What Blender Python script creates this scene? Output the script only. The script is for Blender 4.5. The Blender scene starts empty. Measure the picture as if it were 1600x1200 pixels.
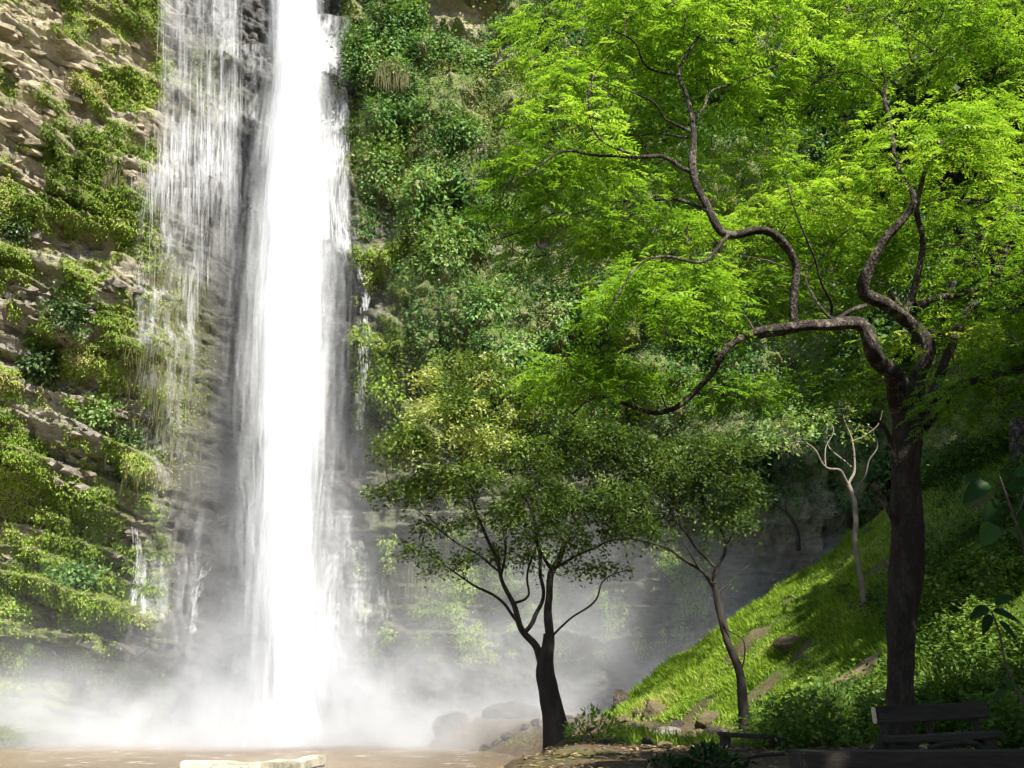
import bpy, math, random
import numpy as np

R = math.radians
rng = np.random.default_rng(11)
random.seed(11)
SC = bpy.context.scene
COL = SC.collection

# ------------------------------------------------------------------ camera
CAMZ = 1.6
PITCH = R(16.3)
FPX = 1570.0                      # focal length in pixels of a 1600 px wide picture
cam_data = bpy.data.cameras.new("camera")
cam_data.sensor_width = 36.0
cam_data.lens = 36.0 * FPX / 1600.0
cam_data.clip_start = 0.05
cam_data.clip_end = 500.0
cam = bpy.data.objects.new("camera", cam_data)
COL.objects.link(cam)
cam.location = (0, 0, CAMZ)
cam.rotation_euler = (R(90) + PITCH, 0, 0)
SC.camera = cam

# ------------------------------------------------------------------ sky and sun
TO_SUN = np.array((0.31, -0.60, 0.74)); TO_SUN /= np.linalg.norm(TO_SUN)
SUN_EL = math.asin(TO_SUN[2])
SUN_AZ = math.atan2(TO_SUN[0], TO_SUN[1])
world = bpy.data.worlds.new("World"); SC.world = world
world.use_nodes = True
wn = world.node_tree.nodes; wl = world.node_tree.links
sky = wn.new("ShaderNodeTexSky"); sky.sky_type = 'NISHITA'; sky.sun_disc = False
sky.sun_elevation = SUN_EL; sky.sun_rotation = SUN_AZ
bg = wn["Background"]; bg.inputs[1].default_value = 0.085
wl.new(sky.outputs[0], bg.inputs[0])
sun_data = bpy.data.lights.new("sun", 'SUN')
sun_data.energy = 5.0; sun_data.angle = R(0.6); sun_data.color = (1.0, 0.95, 0.86)
sun = bpy.data.objects.new("sun", sun_data); COL.objects.link(sun)
from mathutils import Vector
sun.rotation_euler = Vector(TO_SUN.tolist()).to_track_quat('Z', 'Y').to_euler()
sun.location = (20, -20, 40)

vs = SC.view_settings
vs.view_transform = 'Standard'; vs.look = 'None'; vs.gamma = 1.0; vs.exposure = 1.35
vs.use_curve_mapping = False
cy = SC.cycles
cy.use_denoising = True
cy.max_bounces = 8; cy.diffuse_bounces = 3; cy.glossy_bounces = 2; cy.transmission_bounces = 4
cy.transparent_max_bounces = 24; cy.volume_bounces = 1
cy.volume_step_rate = 2.5; cy.volume_max_steps = 64
cy.sample_clamp_indirect = 4.0
cy.use_adaptive_sampling = True; cy.adaptive_threshold = 0.05; cy.adaptive_min_samples = 16

# ------------------------------------------------------------------ picture <-> world
CP, SP = math.cos(PITCH), math.sin(PITCH)
def P(px, py, Y):
    px = np.asarray(px, float); py = np.asarray(py, float); Y = np.asarray(Y, float)
    xc = (px - 800) / FPX; yc = (600 - py) / FPX
    dy = CP - yc * SP; dz = SP + yc * CP
    t = Y / dy
    return np.stack(np.broadcast_arrays(xc * t, Y, CAMZ + dz * t), -1)
def proj(p):
    p = np.asarray(p, float)
    x, y, z = p[..., 0], p[..., 1], p[..., 2] - CAMZ
    d = y * CP + z * SP; u = -y * SP + z * CP
    return 800 + FPX * x / d, 600 - FPX * u / d

# ------------------------------------------------------------------ noise
def _hash(ix, iy, iz, s):
    h = (ix.astype(np.int64) * 374761393 + iy.astype(np.int64) * 668265263 + iz.astype(np.int64) * 2147483647 + s * 974634777)
    h = (h ^ (h >> 13)) * 1274126177
    h = h ^ (h >> 16)
    return (h & 0xFFFFF) / float(0xFFFFF)
def vnoise(x, y, z=0.0, s=0):
    x, y, z = np.broadcast_arrays(np.asarray(x, float), np.asarray(y, float), np.asarray(z, float))
    fx, fy, fz = np.floor(x), np.floor(y), np.floor(z)
    tx, ty, tz = x - fx, y - fy, z - fz
    tx = tx * tx * (3 - 2 * tx); ty = ty * ty * (3 - 2 * ty); tz = tz * tz * (3 - 2 * tz)
    r = 0
    for a in (0, 1):
        for b in (0, 1):
            for c in (0, 1):
                w = (tx if a else 1 - tx) * (ty if b else 1 - ty) * (tz if c else 1 - tz)
                r = r + w * _hash(fx + a, fy + b, fz + c, s)
    return r * 2 - 1
def fbm(x, y, z=0.0, o=4, s=0, g=0.5):
    r, a, f = 0, 1.0, 1.0
    for k in range(o):
        r = r + a * vnoise(np.asarray(x) * f, np.asarray(y) * f, np.asarray(z) * f, s + k * 17)
        a *= g; f *= 2.03
    return r
def sstep(a, b, x):
    t = np.clip((x - a) / (b - a), 0, 1); return t * t * (3 - 2 * t)
def unit(v):
    return v / np.maximum(np.linalg.norm(v, axis=-1, keepdims=True), 1e-9)

# ------------------------------------------------------------------ meshes
def mesh_np(name, V, F, attrs=None, smooth=True):
    V = np.ascontiguousarray(V, np.float32); F = np.ascontiguousarray(F, np.int32)
    k = F.shape[1]
    me = bpy.data.meshes.new(name)
    me.vertices.add(len(V)); me.vertices.foreach_set("co", V.ravel())
    me.loops.add(F.size); me.loops.foreach_set("vertex_index", F.ravel())
    me.polygons.add(len(F))
    me.polygons.foreach_set("loop_start", np.arange(0, F.size, k, dtype=np.int32))
    if smooth: me.polygons.foreach_set("use_smooth", np.ones(len(F), bool))
    for an, av in (attrs or {}).items():
        a = me.attributes.new(an, 'FLOAT', 'POINT')
        a.data.foreach_set("value", np.ascontiguousarray(av, np.float32))
    me.update(calc_edges=True)
    return me
def link(name, me, mat=None, parent=None, label=None, cat=None, group=None, kind=None):
    o = bpy.data.objects.new(name, me); COL.objects.link(o)
    if mat is not None and me is not None and len(me.materials) == 0: me.materials.append(mat)
    if parent is not None: o.parent = parent
    if label: o["label"] = label
    if cat: o["category"] = cat
    if group: o["group"] = group
    if kind: o["kind"] = kind
    return o
def empty(name, loc, label, cat, group=None):
    o = link(name, None, None, None, label, cat, group)
    o.location = [float(c) for c in loc]
    o.empty_display_size = 0.3
    return o
def part(name, me, mat, root, kind=None, label=None):
    """a child whose mesh is given in world coordinates"""
    me.transform(__import__('mathutils').Matrix.Translation(-root.location))
    return link(name, me, mat, root, label=label, kind=kind)
def grid_faces(nu, nv):
    i = np.arange(nu * nv).reshape(nu, nv)
    return np.stack([i[:-1, :-1], i[1:, :-1], i[1:, 1:], i[:-1, 1:]], -1).reshape(-1, 4)

def tubes(lines, sides=7, name="tube", bumpy=0.0):
    """lines: list of (points N x 3, radii N). One mesh, smooth tapered tubes."""
    VV, FF, base = [], [], 0
    ang = np.linspace(0, 2 * np.pi, sides, endpoint=False)
    for pts, rad in lines:
        pts = np.asarray(pts, float); rad = np.asarray(rad, float)
        n = len(pts)
        T = unit(np.gradient(pts, axis=0))
        ref = np.array((0.13, 0.9, 0.2)) if abs(T[:, 1]).mean() < .8 else np.array((0.9, 0.1, 0.2))
        A = unit(np.cross(T, ref)); B = np.cross(T, A)
        rr = rad[:, None] * np.ones(sides)
        if bumpy:
            rr = rr * (1 + bumpy * fbm(np.cos(ang)[None] * 1.3 + pts[:, :1], np.sin(ang)[None] * 1.3 + pts[:, 1:2], pts[:, 2:3] * 2.2, 3, 5))
        ring = pts[:, None] + rr[..., None] * (np.cos(ang)[None, :, None] * A[:, None] + np.sin(ang)[None, :, None] * B[:, None])
        VV.append(ring.reshape(-1, 3))
        i = base + np.arange(n * sides).reshape(n, sides); j = np.roll(i, -1, 1)
        FF.append(np.stack([i[:-1], j[:-1], j[1:], i[1:]], -1).reshape(-1, 4))
        base += n * sides
    return mesh_np(name, np.concatenate(VV), np.concatenate(FF))
def smooth_line(pts, rad, step=0.12, wob=0.0, seed=0):
    pts = np.asarray(pts, float); rad = np.asarray(rad, float)
    p = np.vstack([2 * pts[0] - pts[1], pts, 2 * pts[-1] - pts[-2]])
    out, ro = [], []
    for i in range(len(pts) - 1):
        L = np.linalg.norm(pts[i + 1] - pts[i]); m = max(2, int(L / step))
        t = np.linspace(0, 1, m, endpoint=False)[:, None]
        a, b, c, d = p[i], p[i + 1], p[i + 2], p[i + 3]
        out.append(.5 * ((2 * b) + (-a + c) * t + (2 * a - 5 * b + 4 * c - d) * t ** 2 + (-a + 3 * b - 3 * c + d) * t ** 3))
        ro.append(rad[i] + (rad[i + 1] - rad[i]) * t[:, 0])
    out = np.vstack(out + [pts[-1:]]); ro = np.concatenate(ro + [rad[-1:]])
    if wob:
        k = np.arange(len(out)) * step * 2.2
        for ax in range(3):
            out[:, ax] += wob * vnoise(k, np.full_like(k, seed * 3.7 + ax * 9.1)) * np.minimum(1, np.arange(len(out)) / 6)
    return out, ro

def leaves_mesh(name, pos, axis, nrm, L, W, tint):
    """pointed leaf blades: one kite-shaped quad each"""
    axis = unit(axis); side = unit(np.cross(axis, nrm))
    L = np.broadcast_to(np.asarray(L, float), (len(pos),))[:, None]; W = np.broadcast_to(np.asarray(W, float), (len(pos),))[:, None]
    up = np.cross(side, axis)
    a = pos; b = pos + axis * L * .45 + side * W * .5 + up * L * .04
    c = pos + axis * L - up * L * .06; d = pos + axis * L * .45 - side * W * .5 + up * L * .04
    V = np.stack([a, b, c, d], 1).reshape(-1, 3)
    F = np.arange(len(V)).reshape(-1, 4)
    return mesh_np(name, V, F, {"tint": np.repeat(tint, 4)}, smooth=False)
def rand_unit(n):
    return unit(rng.normal(size=(n, 3)))

# ------------------------------------------------------------------ materials
def new_mat(name):
    m = bpy.data.materials.new(name); m.use_nodes = True
    nt = m.node_tree; nt.nodes.clear()
    out = nt.nodes.new("ShaderNodeOutputMaterial")
    return m, nt, out
class NT:
    def __init__(s, nt): s.nt = nt
    def n(s, t, **kw):
        x = s.nt.nodes.new(t)
        for k, v in kw.items():
            if hasattr(x, k): setattr(x, k, v)
            else: x.inputs[k].default_value = v
        return x
    def l(s, a, b): s.nt.links.new(a, b)
    def math(s, op, a, b=None, c=None):
        x = s.nt.nodes.new("ShaderNodeMath"); x.operation = op
        for i, v in enumerate((a, b, c)):
            if v is None: continue
            if isinstance(v, (int, float)): x.inputs[i].default_value = v
            else: s.l(v, x.inputs[i])
        return x.outputs[0]
    def mix(s, fac, a, b, bt='MIX'):
        x = s.nt.nodes.new("ShaderNodeMix"); x.data_type = 'RGBA'; x.blend_type = bt
        for i, v in ((0, fac), (6, a), (7, b)):
            if isinstance(v, (int, float)): x.inputs[i].default_value = v
            elif isinstance(v, tuple): x.inputs[i].default_value = v if len(v) == 4 else (*v, 1)
            else: s.l(v, x.inputs[i])
        return x.outputs[2]
    def ramp(s, fac, stops):
        x = s.nt.nodes.new("ShaderNodeValToRGB")
        e = x.color_ramp.elements
        while len(e) < len(stops): e.new(0.5)
        for k, (p, c) in enumerate(stops):
            e[k].position = p; e[k].color = (*c, 1) if len(c) == 3 else c
        s.l(fac, x.inputs[0]); return x.outputs[0]
    def noise(s, scale, detail=4, vec=None, rough=.55, sx=None):
        x = s.nt.nodes.new("ShaderNodeTexNoise"); x.inputs["Scale"].default_value = scale
        x.inputs["Detail"].default_value = detail; x.inputs["Roughness"].default_value = rough
        if vec is None: vec = s.pos()
        if sx is not None:
            mp = s.nt.nodes.new("ShaderNodeMapping"); mp.inputs["Scale"].default_value = sx
            s.l(vec, mp.inputs[0]); vec = mp.outputs[0]
        s.l(vec, x.inputs["Vector"]); return x.outputs[0]
    def pos(s): return s.nt.nodes.new("ShaderNodeNewGeometry").outputs["Position"]
    def attr(s, name):
        x = s.nt.nodes.new("ShaderNodeAttribute"); x.attribute_name = name; return x.outputs["Fac"]
    def bump(s, h, strength=.5, dist=.05):
        x = s.nt.nodes.new("ShaderNodeBump"); x.inputs["Strength"].default_value = strength; x.inputs["Distance"].default_value = dist
        s.l(h, x.inputs["Height"]); return x.outputs[0]

def leaf_mat(name, stops, trans=.38, gloss=.25, rough=.45):
    m, nt, out = new_mat(name); g = NT(nt)
    col = g.ramp(g.attr("tint"), stops)
    pb = g.n("ShaderNodeBsdfPrincipled"); pb.inputs["Roughness"].default_value = rough
    pb.inputs["Specular IOR Level"].default_value = gloss
    g.l(col, pb.inputs["Base Color"])
    tr = g.n("ShaderNodeBsdfTranslucent")
    tc = g.mix(1.0, col, (1.25, 1.2, .45), 'MULTIPLY'); g.l(tc, tr.inputs[0])
    ms = g.n("ShaderNodeMixShader"); ms.inputs[0].default_value = trans
    g.l(pb.outputs[0], ms.inputs[1]); g.l(tr.outputs[0], ms.inputs[2]); g.l(ms.outputs[0], out.inputs[0])
    return m
def solid_mat(name, c1, c2, scale=3.0, rough=.8, bump=.4, bdist=.03, sx=None, spec=.3, c3=None):
    m, nt, out = new_mat(name); g = NT(nt)
    n1 = g.noise(scale, 6, rough=.65, sx=sx); n2 = g.noise(scale * 5.3, 5, rough=.6, sx=sx)
    stops = [(.34, c1), (.66, c2)] if c3 is None else [(.3, c1), (.5, c2), (.68, c3)]
    col = g.ramp(g.math('ADD', g.math('MULTIPLY', n1, .6), g.math('MULTIPLY', n2, .4)), stops)
    pb = g.n("ShaderNodeBsdfPrincipled"); pb.inputs["Roughness"].default_value = rough
    pb.inputs["Specular IOR Level"].default_value = spec
    g.l(col, pb.inputs["Base Color"])
    g.l(g.bump(g.math('ADD', n1, g.math('MULTIPLY', n2, .5)), bump, bdist), pb.inputs["Normal"])
    g.l(pb.outputs[0], out.inputs[0])
    return m

M = {}
M['bark_big'] = solid_mat("bark_dark", (.010, .0075, .0055), (.03, .023, .017), 6.5, .9, 1.0, .09, (1, 1, .6), c3=(.26, .225, .18))
M['bark_trunk'] = solid_mat("bark_trunk", (.010, .0075, .0055), (.028, .021, .016), 7, .9, 1.0, .09, (1, 1, .35), c3=(.08, .065, .05))
M['bark_grey'] = solid_mat("bark_grey", (.014, .011, .009), (.042, .034, .027), 8, .9, .8, .03, (1, 1, .3))
M['bark_pale'] = solid_mat("bark_pale", (.08, .068, .05), (.22, .19, .145), 9, .85, .5, .02, (1, 1, .4))
M['twig'] = solid_mat("twig_brown", (.05, .036, .026), (.12, .095, .07), 12, .9, .4, .01)
M['leaf_big'] = leaf_mat("leaf_feathery", [(0, (.052, .125, .014)), (.4, (.14, .275, .028)), (.8, (.265, .44, .06)), (1, (.40, .51, .13))], .5, .12)
M['leaf_mid'] = leaf_mat("leaf_small_tree", [(0, (.045, .08, .022)), (.4, (.10, .16, .035)), (.65, (.19, .27, .06)), (.82, (.36, .42, .15)), (1, (.54, .54, .27))], .42, .12)
M['leaf_dark'] = leaf_mat("leaf_dark", [(0, (.018, .04, .012)), (.5, (.04, .08, .02)), (1, (.12, .19, .045))], .3, .4)
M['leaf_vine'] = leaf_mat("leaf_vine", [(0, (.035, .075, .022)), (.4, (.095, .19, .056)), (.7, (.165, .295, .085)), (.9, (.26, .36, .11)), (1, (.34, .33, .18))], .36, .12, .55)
M['leaf_fern'] = leaf_mat("leaf_fern", [(0, (.06, .10, .018)), (.5, (.18, .28, .035)), (.85, (.31, .44, .06)), (1, (.40, .37, .16))], .4, .12)
M['leaf_dry'] = leaf_mat("dry_strand", [(0, (.075, .065, .03)), (.5, (.14, .12, .06)), (1, (.13, .17, .06))], .2, .1, .7)
M['leaf_under'] = leaf_mat("leaf_undergrowth", [(0, (.03, .06, .012)), (.5, (.075, .14, .022)), (.8, (.14, .23, .03)), (1, (.26, .30, .07))], .35, .15, .5)
M['grass'] = leaf_mat("grass_blade", [(0, (.08, .14, .018)), (.45, (.18, .29, .03)), (.85, (.30, .42, .06)), (1, (.40, .38, .16))], .42, .1)
M['leaf_broad'] = leaf_mat("leaf_broad", [(0, (.010, .03, .006)), (.6, (.02, .06, .009)), (1, (.05, .12, .016))], .3, .15, .5)
M['wood'] = solid_mat("old_wood", (.018, .015, .012), (.05, .042, .033), 5, .9, .8, .03, (.2, 1, 1))
M['wood_pale'] = solid_mat("sunlit_wood", (.5, .42, .28), (.68, .6, .42), 9, .8, .3, .01)
M['concrete'] = solid_mat("old_concrete", (.10, .105, .06), (.42, .39, .31), 3.5, .9, .5, .02, c3=(.58, .55, .46))
M['rock'] = solid_mat("boulder_stone", (.012, .010, .008), (.045, .037, .028), 3.0, .85, 1.0, .12, c3=(.12, .098, .07))
M['rock_moss'] = solid_mat("mossy_stone", (.025, .022, .012), (.085, .072, .036), 2.6, .9, .8, .06, c3=(.15, .11, .055))
M['rock_pale'] = solid_mat("pale_stone", (.09, .08, .068), (.24, .215, .175), 2.5, .85, .6, .05)

# cliff rock: attributes wet / tone / moss are properties of the rock itself
def cliff_material(name="cliff_rock"):
    m, nt, out = new_mat(name); g = NT(nt)
    big = g.noise(.55, 6, rough=.6); mid = g.noise(2.6, 7, rough=.62, sx=(1, 1, 2.4)); fine = g.noise(11, 6, rough=.65, sx=(1, 1, 2.0))
    v = g.math('ADD', g.math('ADD', g.math('MULTIPLY', big, .3), g.math('MULTIPLY', mid, .4)), g.math('MULTIPLY', fine, .3))
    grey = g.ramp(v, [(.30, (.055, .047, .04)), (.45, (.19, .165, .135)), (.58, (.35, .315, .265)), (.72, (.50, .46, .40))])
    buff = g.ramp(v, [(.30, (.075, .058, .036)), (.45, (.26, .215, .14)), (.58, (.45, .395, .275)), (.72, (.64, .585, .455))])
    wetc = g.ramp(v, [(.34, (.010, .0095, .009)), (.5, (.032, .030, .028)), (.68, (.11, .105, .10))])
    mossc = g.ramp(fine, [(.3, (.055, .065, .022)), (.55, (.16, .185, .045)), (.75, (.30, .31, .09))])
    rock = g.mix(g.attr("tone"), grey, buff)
    rock = g.mix(g.attr("wet"), rock, wetc)
    mm = g.math('MULTIPLY', g.attr("moss"), g.math('MULTIPLY_ADD', mid, 3.4, -.85)); mm = g.math('MINIMUM', g.math('MAXIMUM', mm, 0), 1)
    col = g.mix(mm, rock, mossc)
    pb = g.n("ShaderNodeBsdfPrincipled"); g.l(col, pb.inputs["Base Color"])
    rg = g.math('MULTIPLY_ADD', g.attr("wet"), -.5, .9)
    g.l(g.math('ADD', rg, g.math('MULTIPLY', mm, .3)), pb.inputs["Roughness"])
    pb.inputs["Specular IOR Level"].default_value = .45
    h = g.math('ADD', g.math('MULTIPLY', mid, .8), g.math('MULTIPLY', fine, .45))
    g.l(g.bump(h, .9, .22), pb.inputs["Normal"])
    g.l(pb.outputs[0], out.inputs[0]); return m
M['cliff'] = cliff_material()

def ground_material():
    m, nt, out = new_mat("forest_ground"); g = NT(nt)
    a = g.noise(1.1, 6); b = g.noise(9, 6, rough=.7); c = g.noise(38, 4, rough=.7)
    v = g.math('ADD', g.math('MULTIPLY', a, .35), g.math('ADD', g.math('MULTIPLY', b, .35), g.math('MULTIPLY', c, .3)))
    soil = g.ramp(v, [(.32, (.032, .023, .015)), (.48, (.095, .068, .042)), (.6, (.17, .125, .08)), (.72, (.27, .21, .14))])
    green = g.ramp(v, [(.3, (.02, .035, .008)), (.5, (.06, .11, .014)), (.7, (.12, .19, .025))])
    gm = g.math('MULTIPLY', g.attr("green"), g.math('MULTIPLY_ADD', b, 2.4, -.3)); gm = g.math('MINIMUM', g.math('MAXIMUM', gm, 0), 1)
    col = g.mix(gm, soil, green)
    pb = g.n("ShaderNodeBsdfPrincipled"); pb.inputs["Roughness"].default_value = .95; pb.inputs["Specular IOR Level"].default_value = .15
    g.l(col, pb.inputs["Base Color"]); g.l(g.bump(g.math('ADD', b, g.math('MULTIPLY', c, .6)), .8, .06), pb.inputs["Normal"])
    g.l(pb.outputs[0], out.inputs[0]); return m
M['ground'] = ground_material()

def pool_material():
    m, nt, out = new_mat("muddy_water"); g = NT(nt)
    n1 = g.noise(1.3, 4, sx=(1, 1.7, 1)); n2 = g.noise(5.5, 4, sx=(1, 1.8, 1)); n3 = g.noise(.16, 3)
    col = g.ramp(n3, [(.35, (.12, .083, .042)), (.65, (.20, .145, .078))])
    foam = g.ramp(g.noise(2.3, 7, rough=.75, sx=(.45, 1.2, 1)), [(.60, (0, 0, 0)), (.66, (1, 1, 1))])
    col = g.mix(foam, col, (.75, .73, .68))
    pb = g.n("ShaderNodeBsdfPrincipled"); pb.inputs["Roughness"].default_value = .22; pb.inputs["IOR"].default_value = 1.33
    g.l(col, pb.inputs["Base Color"])
    g.l(g.bump(g.math('ADD', n1, g.math('MULTIPLY', n2, .5)), .8, .18), pb.inputs["Normal"])
    g.l(pb.outputs[0], out.inputs[0]); return m
M['pool'] = pool_material()

def falling_water(name, alpha):
    m, nt, out = new_mat(name); g = NT(nt)
    d = g.n("ShaderNodeBsdfDiffuse"); d.inputs[0].default_value = (.94, .95, .97, 1)
    t = g.n("ShaderNodeBsdfTranslucent"); t.inputs[0].default_value = (.94, .95, .97, 1)
    a = g.n("ShaderNodeMixShader"); a.inputs[0].default_value = .5
    g.l(d.outputs[0], a.inputs[1]); g.l(t.outputs[0], a.inputs[2])
    tp = g.n("ShaderNodeBsdfTransparent")
    ms = g.n("ShaderNodeMixShader"); ms.inputs[0].default_value = alpha
    g.l(tp.outputs[0], ms.inputs[1]); g.l(a.outputs[0], ms.inputs[2]); g.l(ms.outputs[0], out.inputs[0])
    return m
M['water_core'] = falling_water("falling_water_dense", .75)
M['water_bright'] = falling_water("falling_water_strand", .2)
M['water_veil'] = falling_water("falling_water_thin", .13)

# ================================================================== THE CLIFF
DX = 0.105
gx = np.arange(-36, 38, DX); gz = np.arange(-2.5, 42, DX)
GX, GZ = np.meshgrid(gx, gz, indexing='ij')
WATER_Z = -1.0

def blob(px, py, cx, cy_, rx, ry):
    return np.exp(-(((px - cx) / rx) ** 2 + ((py - cy_) / ry) ** 2))

def cliff_plan(x):
    y = 46.0 - 0.030 * np.maximum(0, -x - 13.0) ** 2
    y = y - 0.0165 * np.maximum(0, x + 4) ** 2 - 0.0 * x
    y = y - 1.6 * sstep(-6.5, -3.0, x)           # buttress right of the fall
    y = y - 1.3 * (1 - sstep(-16.5, -13.5, x))   # left flank stands forward of the recess
    return y

def beds(s, seed, lo=.28, hi=1.15):
    r = np.random.default_rng(seed)
    b = np.cumsum(r.uniform(lo, hi, 400)) - 60
    idx = np.searchsorted(b, s)
    off = r.normal(0, 1, 402)
    return idx, off[idx], (s - b[np.maximum(idx - 1, 0)]) / np.maximum(b[np.minimum(idx, 399)] - b[np.maximum(idx - 1, 0)], .1)

warpx = 1.3 * fbm(GX * .25, GZ * .25, 0, 3, 3)
S = GZ + (0.22 * np.minimum(0, GX + 12)) * -1.0 * -1 + .30 * fbm(GX * .3, GZ * .3, 0, 4, 8)
S = GZ + 0.24 * (np.minimum(0, GX + 12)) * 1.0 + .35 * fbm(GX * .3, GZ * .3, 0, 4, 8)
bi, boff, bt = beds(S, 5)
# joints inside each bed: blocks with their own set-back
bw = .55 + 1.5 * _hash(bi, bi * 0 + 3, bi * 0, 7)
bx_ = np.floor((GX + warpx * .25 + 10 * _hash(bi, bi * 0, bi * 0, 9)) / bw)
block = _hash(bi, bx_, bi * 0, 21) - .5
# coarse ledges
ci, coff, ct = beds(S + .4 * fbm(GX * .5, GZ * .5, 0, 3, 31), 15, 1.6, 4.2)

base = cliff_plan(GX) + 0.085 * GZ
p0 = np.stack([GX, base, GZ], -1)
PXg, PYg = proj(p0)
# ---- what covers the rock where
nz1 = fbm(GX * .22, GZ * .22, 2.0, 4, 40); nz2 = fbm(GX * .7, GZ * .7, 4.0, 4, 50); nz3 = fbm(GX * 1.9, GZ * 1.6, 4.0, 3, 60)
left_edge = 545 + 22 * nz1 + 95 * sstep(330, 560, PYg) + 12 * nz2
vine = sstep(-12, 22, PXg - left_edge) * (1 - sstep(590, 690, PYg + 70 * nz2 - .10 * (PXg - 700)))
vine = vine * (1 - .95 * sstep(.35, .6, blob(PXg, PYg, 690, 15, 120, 38) + .25 * nz3)) * (1 - .8 * sstep(.45, .7, blob(PXg, PYg, 740, 62, 50, 16) + .2 * nz3))
vine = np.maximum(vine, sstep(1060, 1140, PXg + 30 * nz2) * (1 - sstep(720, 860, PYg)) )
vine = np.clip(vine * (1 - .9 * sstep(.42, .62, fbm(GX * .45, GZ * .8, 6.0, 4, 47)) * (PXg < 1000)), 0, 1)
# left flank patches of ferns and creepers
lf = (1 - sstep(225, 275, PXg + 12 * nz2))
fern = lf * sstep(-.05, .75, nz2 * .75 + .45 * nz1 + .60 * nz3 + .20
        + .60 * blob(PXg, PYg, 190, 200, 80, 150) + .30 * blob(PXg, PYg, 120, 240, 110, 50) + .45 * blob(PXg, PYg, 30, 640, 110, 200) + .3 * blob(PXg, PYg, 100, 860, 130, 90)
        + .3 * blob(PXg, PYg, 170, 420, 60, 140) - .75 * blob(PXg, PYg, 40, 110, 120, 120) - .55 * blob(PXg, PYg, 90, 420, 80, 60) - .45 * blob(PXg, PYg, 150, 740, 70, 55) - .6 * sstep(930, 1000, PYg))
rb = sstep(545, 580, PXg) * (1 - sstep(1000, 1250, PXg)) * sstep(480, 600, PYg) * (1 - sstep(990, 1050, PYg))
fern = np.maximum(fern, rb * sstep(.12, .5, nz2 * .8 + .5 * nz3 + .9 * blob(PXg, PYg, 700, 930, 70, 60) - .35 * blob(PXg, PYg, 600, 850, 50, 120) + .5 * blob(PXg, PYg, 590, 590, 45, 70)))
ledge = sstep(545, 565, PXg) * (1 - sstep(630, 650, PXg)) * sstep(380, 420, PYg) * (1 - sstep(660, 720, PYg))
fern = np.maximum(fern * (1 - .6 * ledge), ledge * sstep(.0, .45, nz2 + .4 * nz3))
fern = np.maximum(fern, .8 * blob(PXg, PYg, 548, 140, 18, 120) * sstep(-.3, .2, nz2 + .2))
veil_green = blob(PXg, PYg, 265, 560, 55, 190) * .9 + .5 * blob(PXg, PYg, 320, 120, 60, 90)
wet = np.clip(sstep(215, 300, PXg + 20 * nz2) * (1 - sstep(560, 640, PXg + 25 * nz2)) * 1.0 + .85 * sstep(830, 980, PYg) + .95 * rb + .35 * sstep(600, 900, PYg), 0, 1)
wet = np.clip(wet - .45 * veil_green, 0, 1)
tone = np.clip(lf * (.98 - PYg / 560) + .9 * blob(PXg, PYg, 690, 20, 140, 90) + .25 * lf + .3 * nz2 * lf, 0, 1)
moss = np.clip(1.1 * lf * sstep(-.6, .25, .7 * nz1 + .6 * nz2 + .4 * nz3 + .2 - .5 * blob(PXg, PYg, 40, 110, 120, 120)) + .6 * veil_green + .9 * vine + .2 * rb + .15 * sstep(540, 600, PXg) + .5 * sstep(800, 900, PYg) * lf * (1 - sstep(920, 990, PYg)), 0, 1)

rough_amt = 1.0 - .55 * vine
Yd = base.copy()
Yd -= (.42 * boff * .7 + .75 * block + .40 * (bt ** 3 - .3)) * rough_amt * (.55 + .45 * lf + .15 * rb)
Yd -= .75 * coff * (.35 + .65 * np.clip(lf + rb, 0, 1)) * rough_amt
Yd -= .9 * (np.clip(ct, 0, 1) ** 2.2 - .33) * (.25 + .75 * np.clip(lf + .5 * rb, 0, 1)) * rough_amt
Yd += .40 * (bt < .14) * np.clip(lf + rb, 0, 1) * (1 - vine)
Yd -= 1.3 * fbm(GX * .16, GZ * .13, 1.0, 4, 70) + .28 * nz2 + .10 * nz3
Yd -= vine * (.75 * np.abs(fbm(GX * .42, GZ * .30, 7.0, 3, 80)) + .75 * fbm(GX * .95, GZ * .28, 3.0, 3, 85) + .55 * np.abs(nz3) + .25)
Yd -= fern * (.12 + .22 * np.abs(nz3))
Yd -= .16 * fbm(GX * 3.1, GZ * 4.5, 9.0, 3, 75) * (1 - .7 * vine)
# the stepped ledge right of the fall
Yd -= 1.0 * sstep(.35, .55, blob(PXg, PYg, 585, 545, 60, 45)) * (1 - sstep(560, 575, PYg))
Yd -= .8 * ledge
# deep hollow behind the fall
Yd += 1.2 * blob(PXg, PYg, 350, 700, 60, 420)
cliff_V = np.stack([GX, Yd, GZ], -1)
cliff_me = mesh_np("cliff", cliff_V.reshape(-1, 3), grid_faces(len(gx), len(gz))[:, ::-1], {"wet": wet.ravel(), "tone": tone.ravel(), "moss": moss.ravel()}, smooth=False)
cliff = link("cliff", cliff_me, M['cliff'], kind="structure", label="layered rock cliff behind the waterfall")
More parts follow.
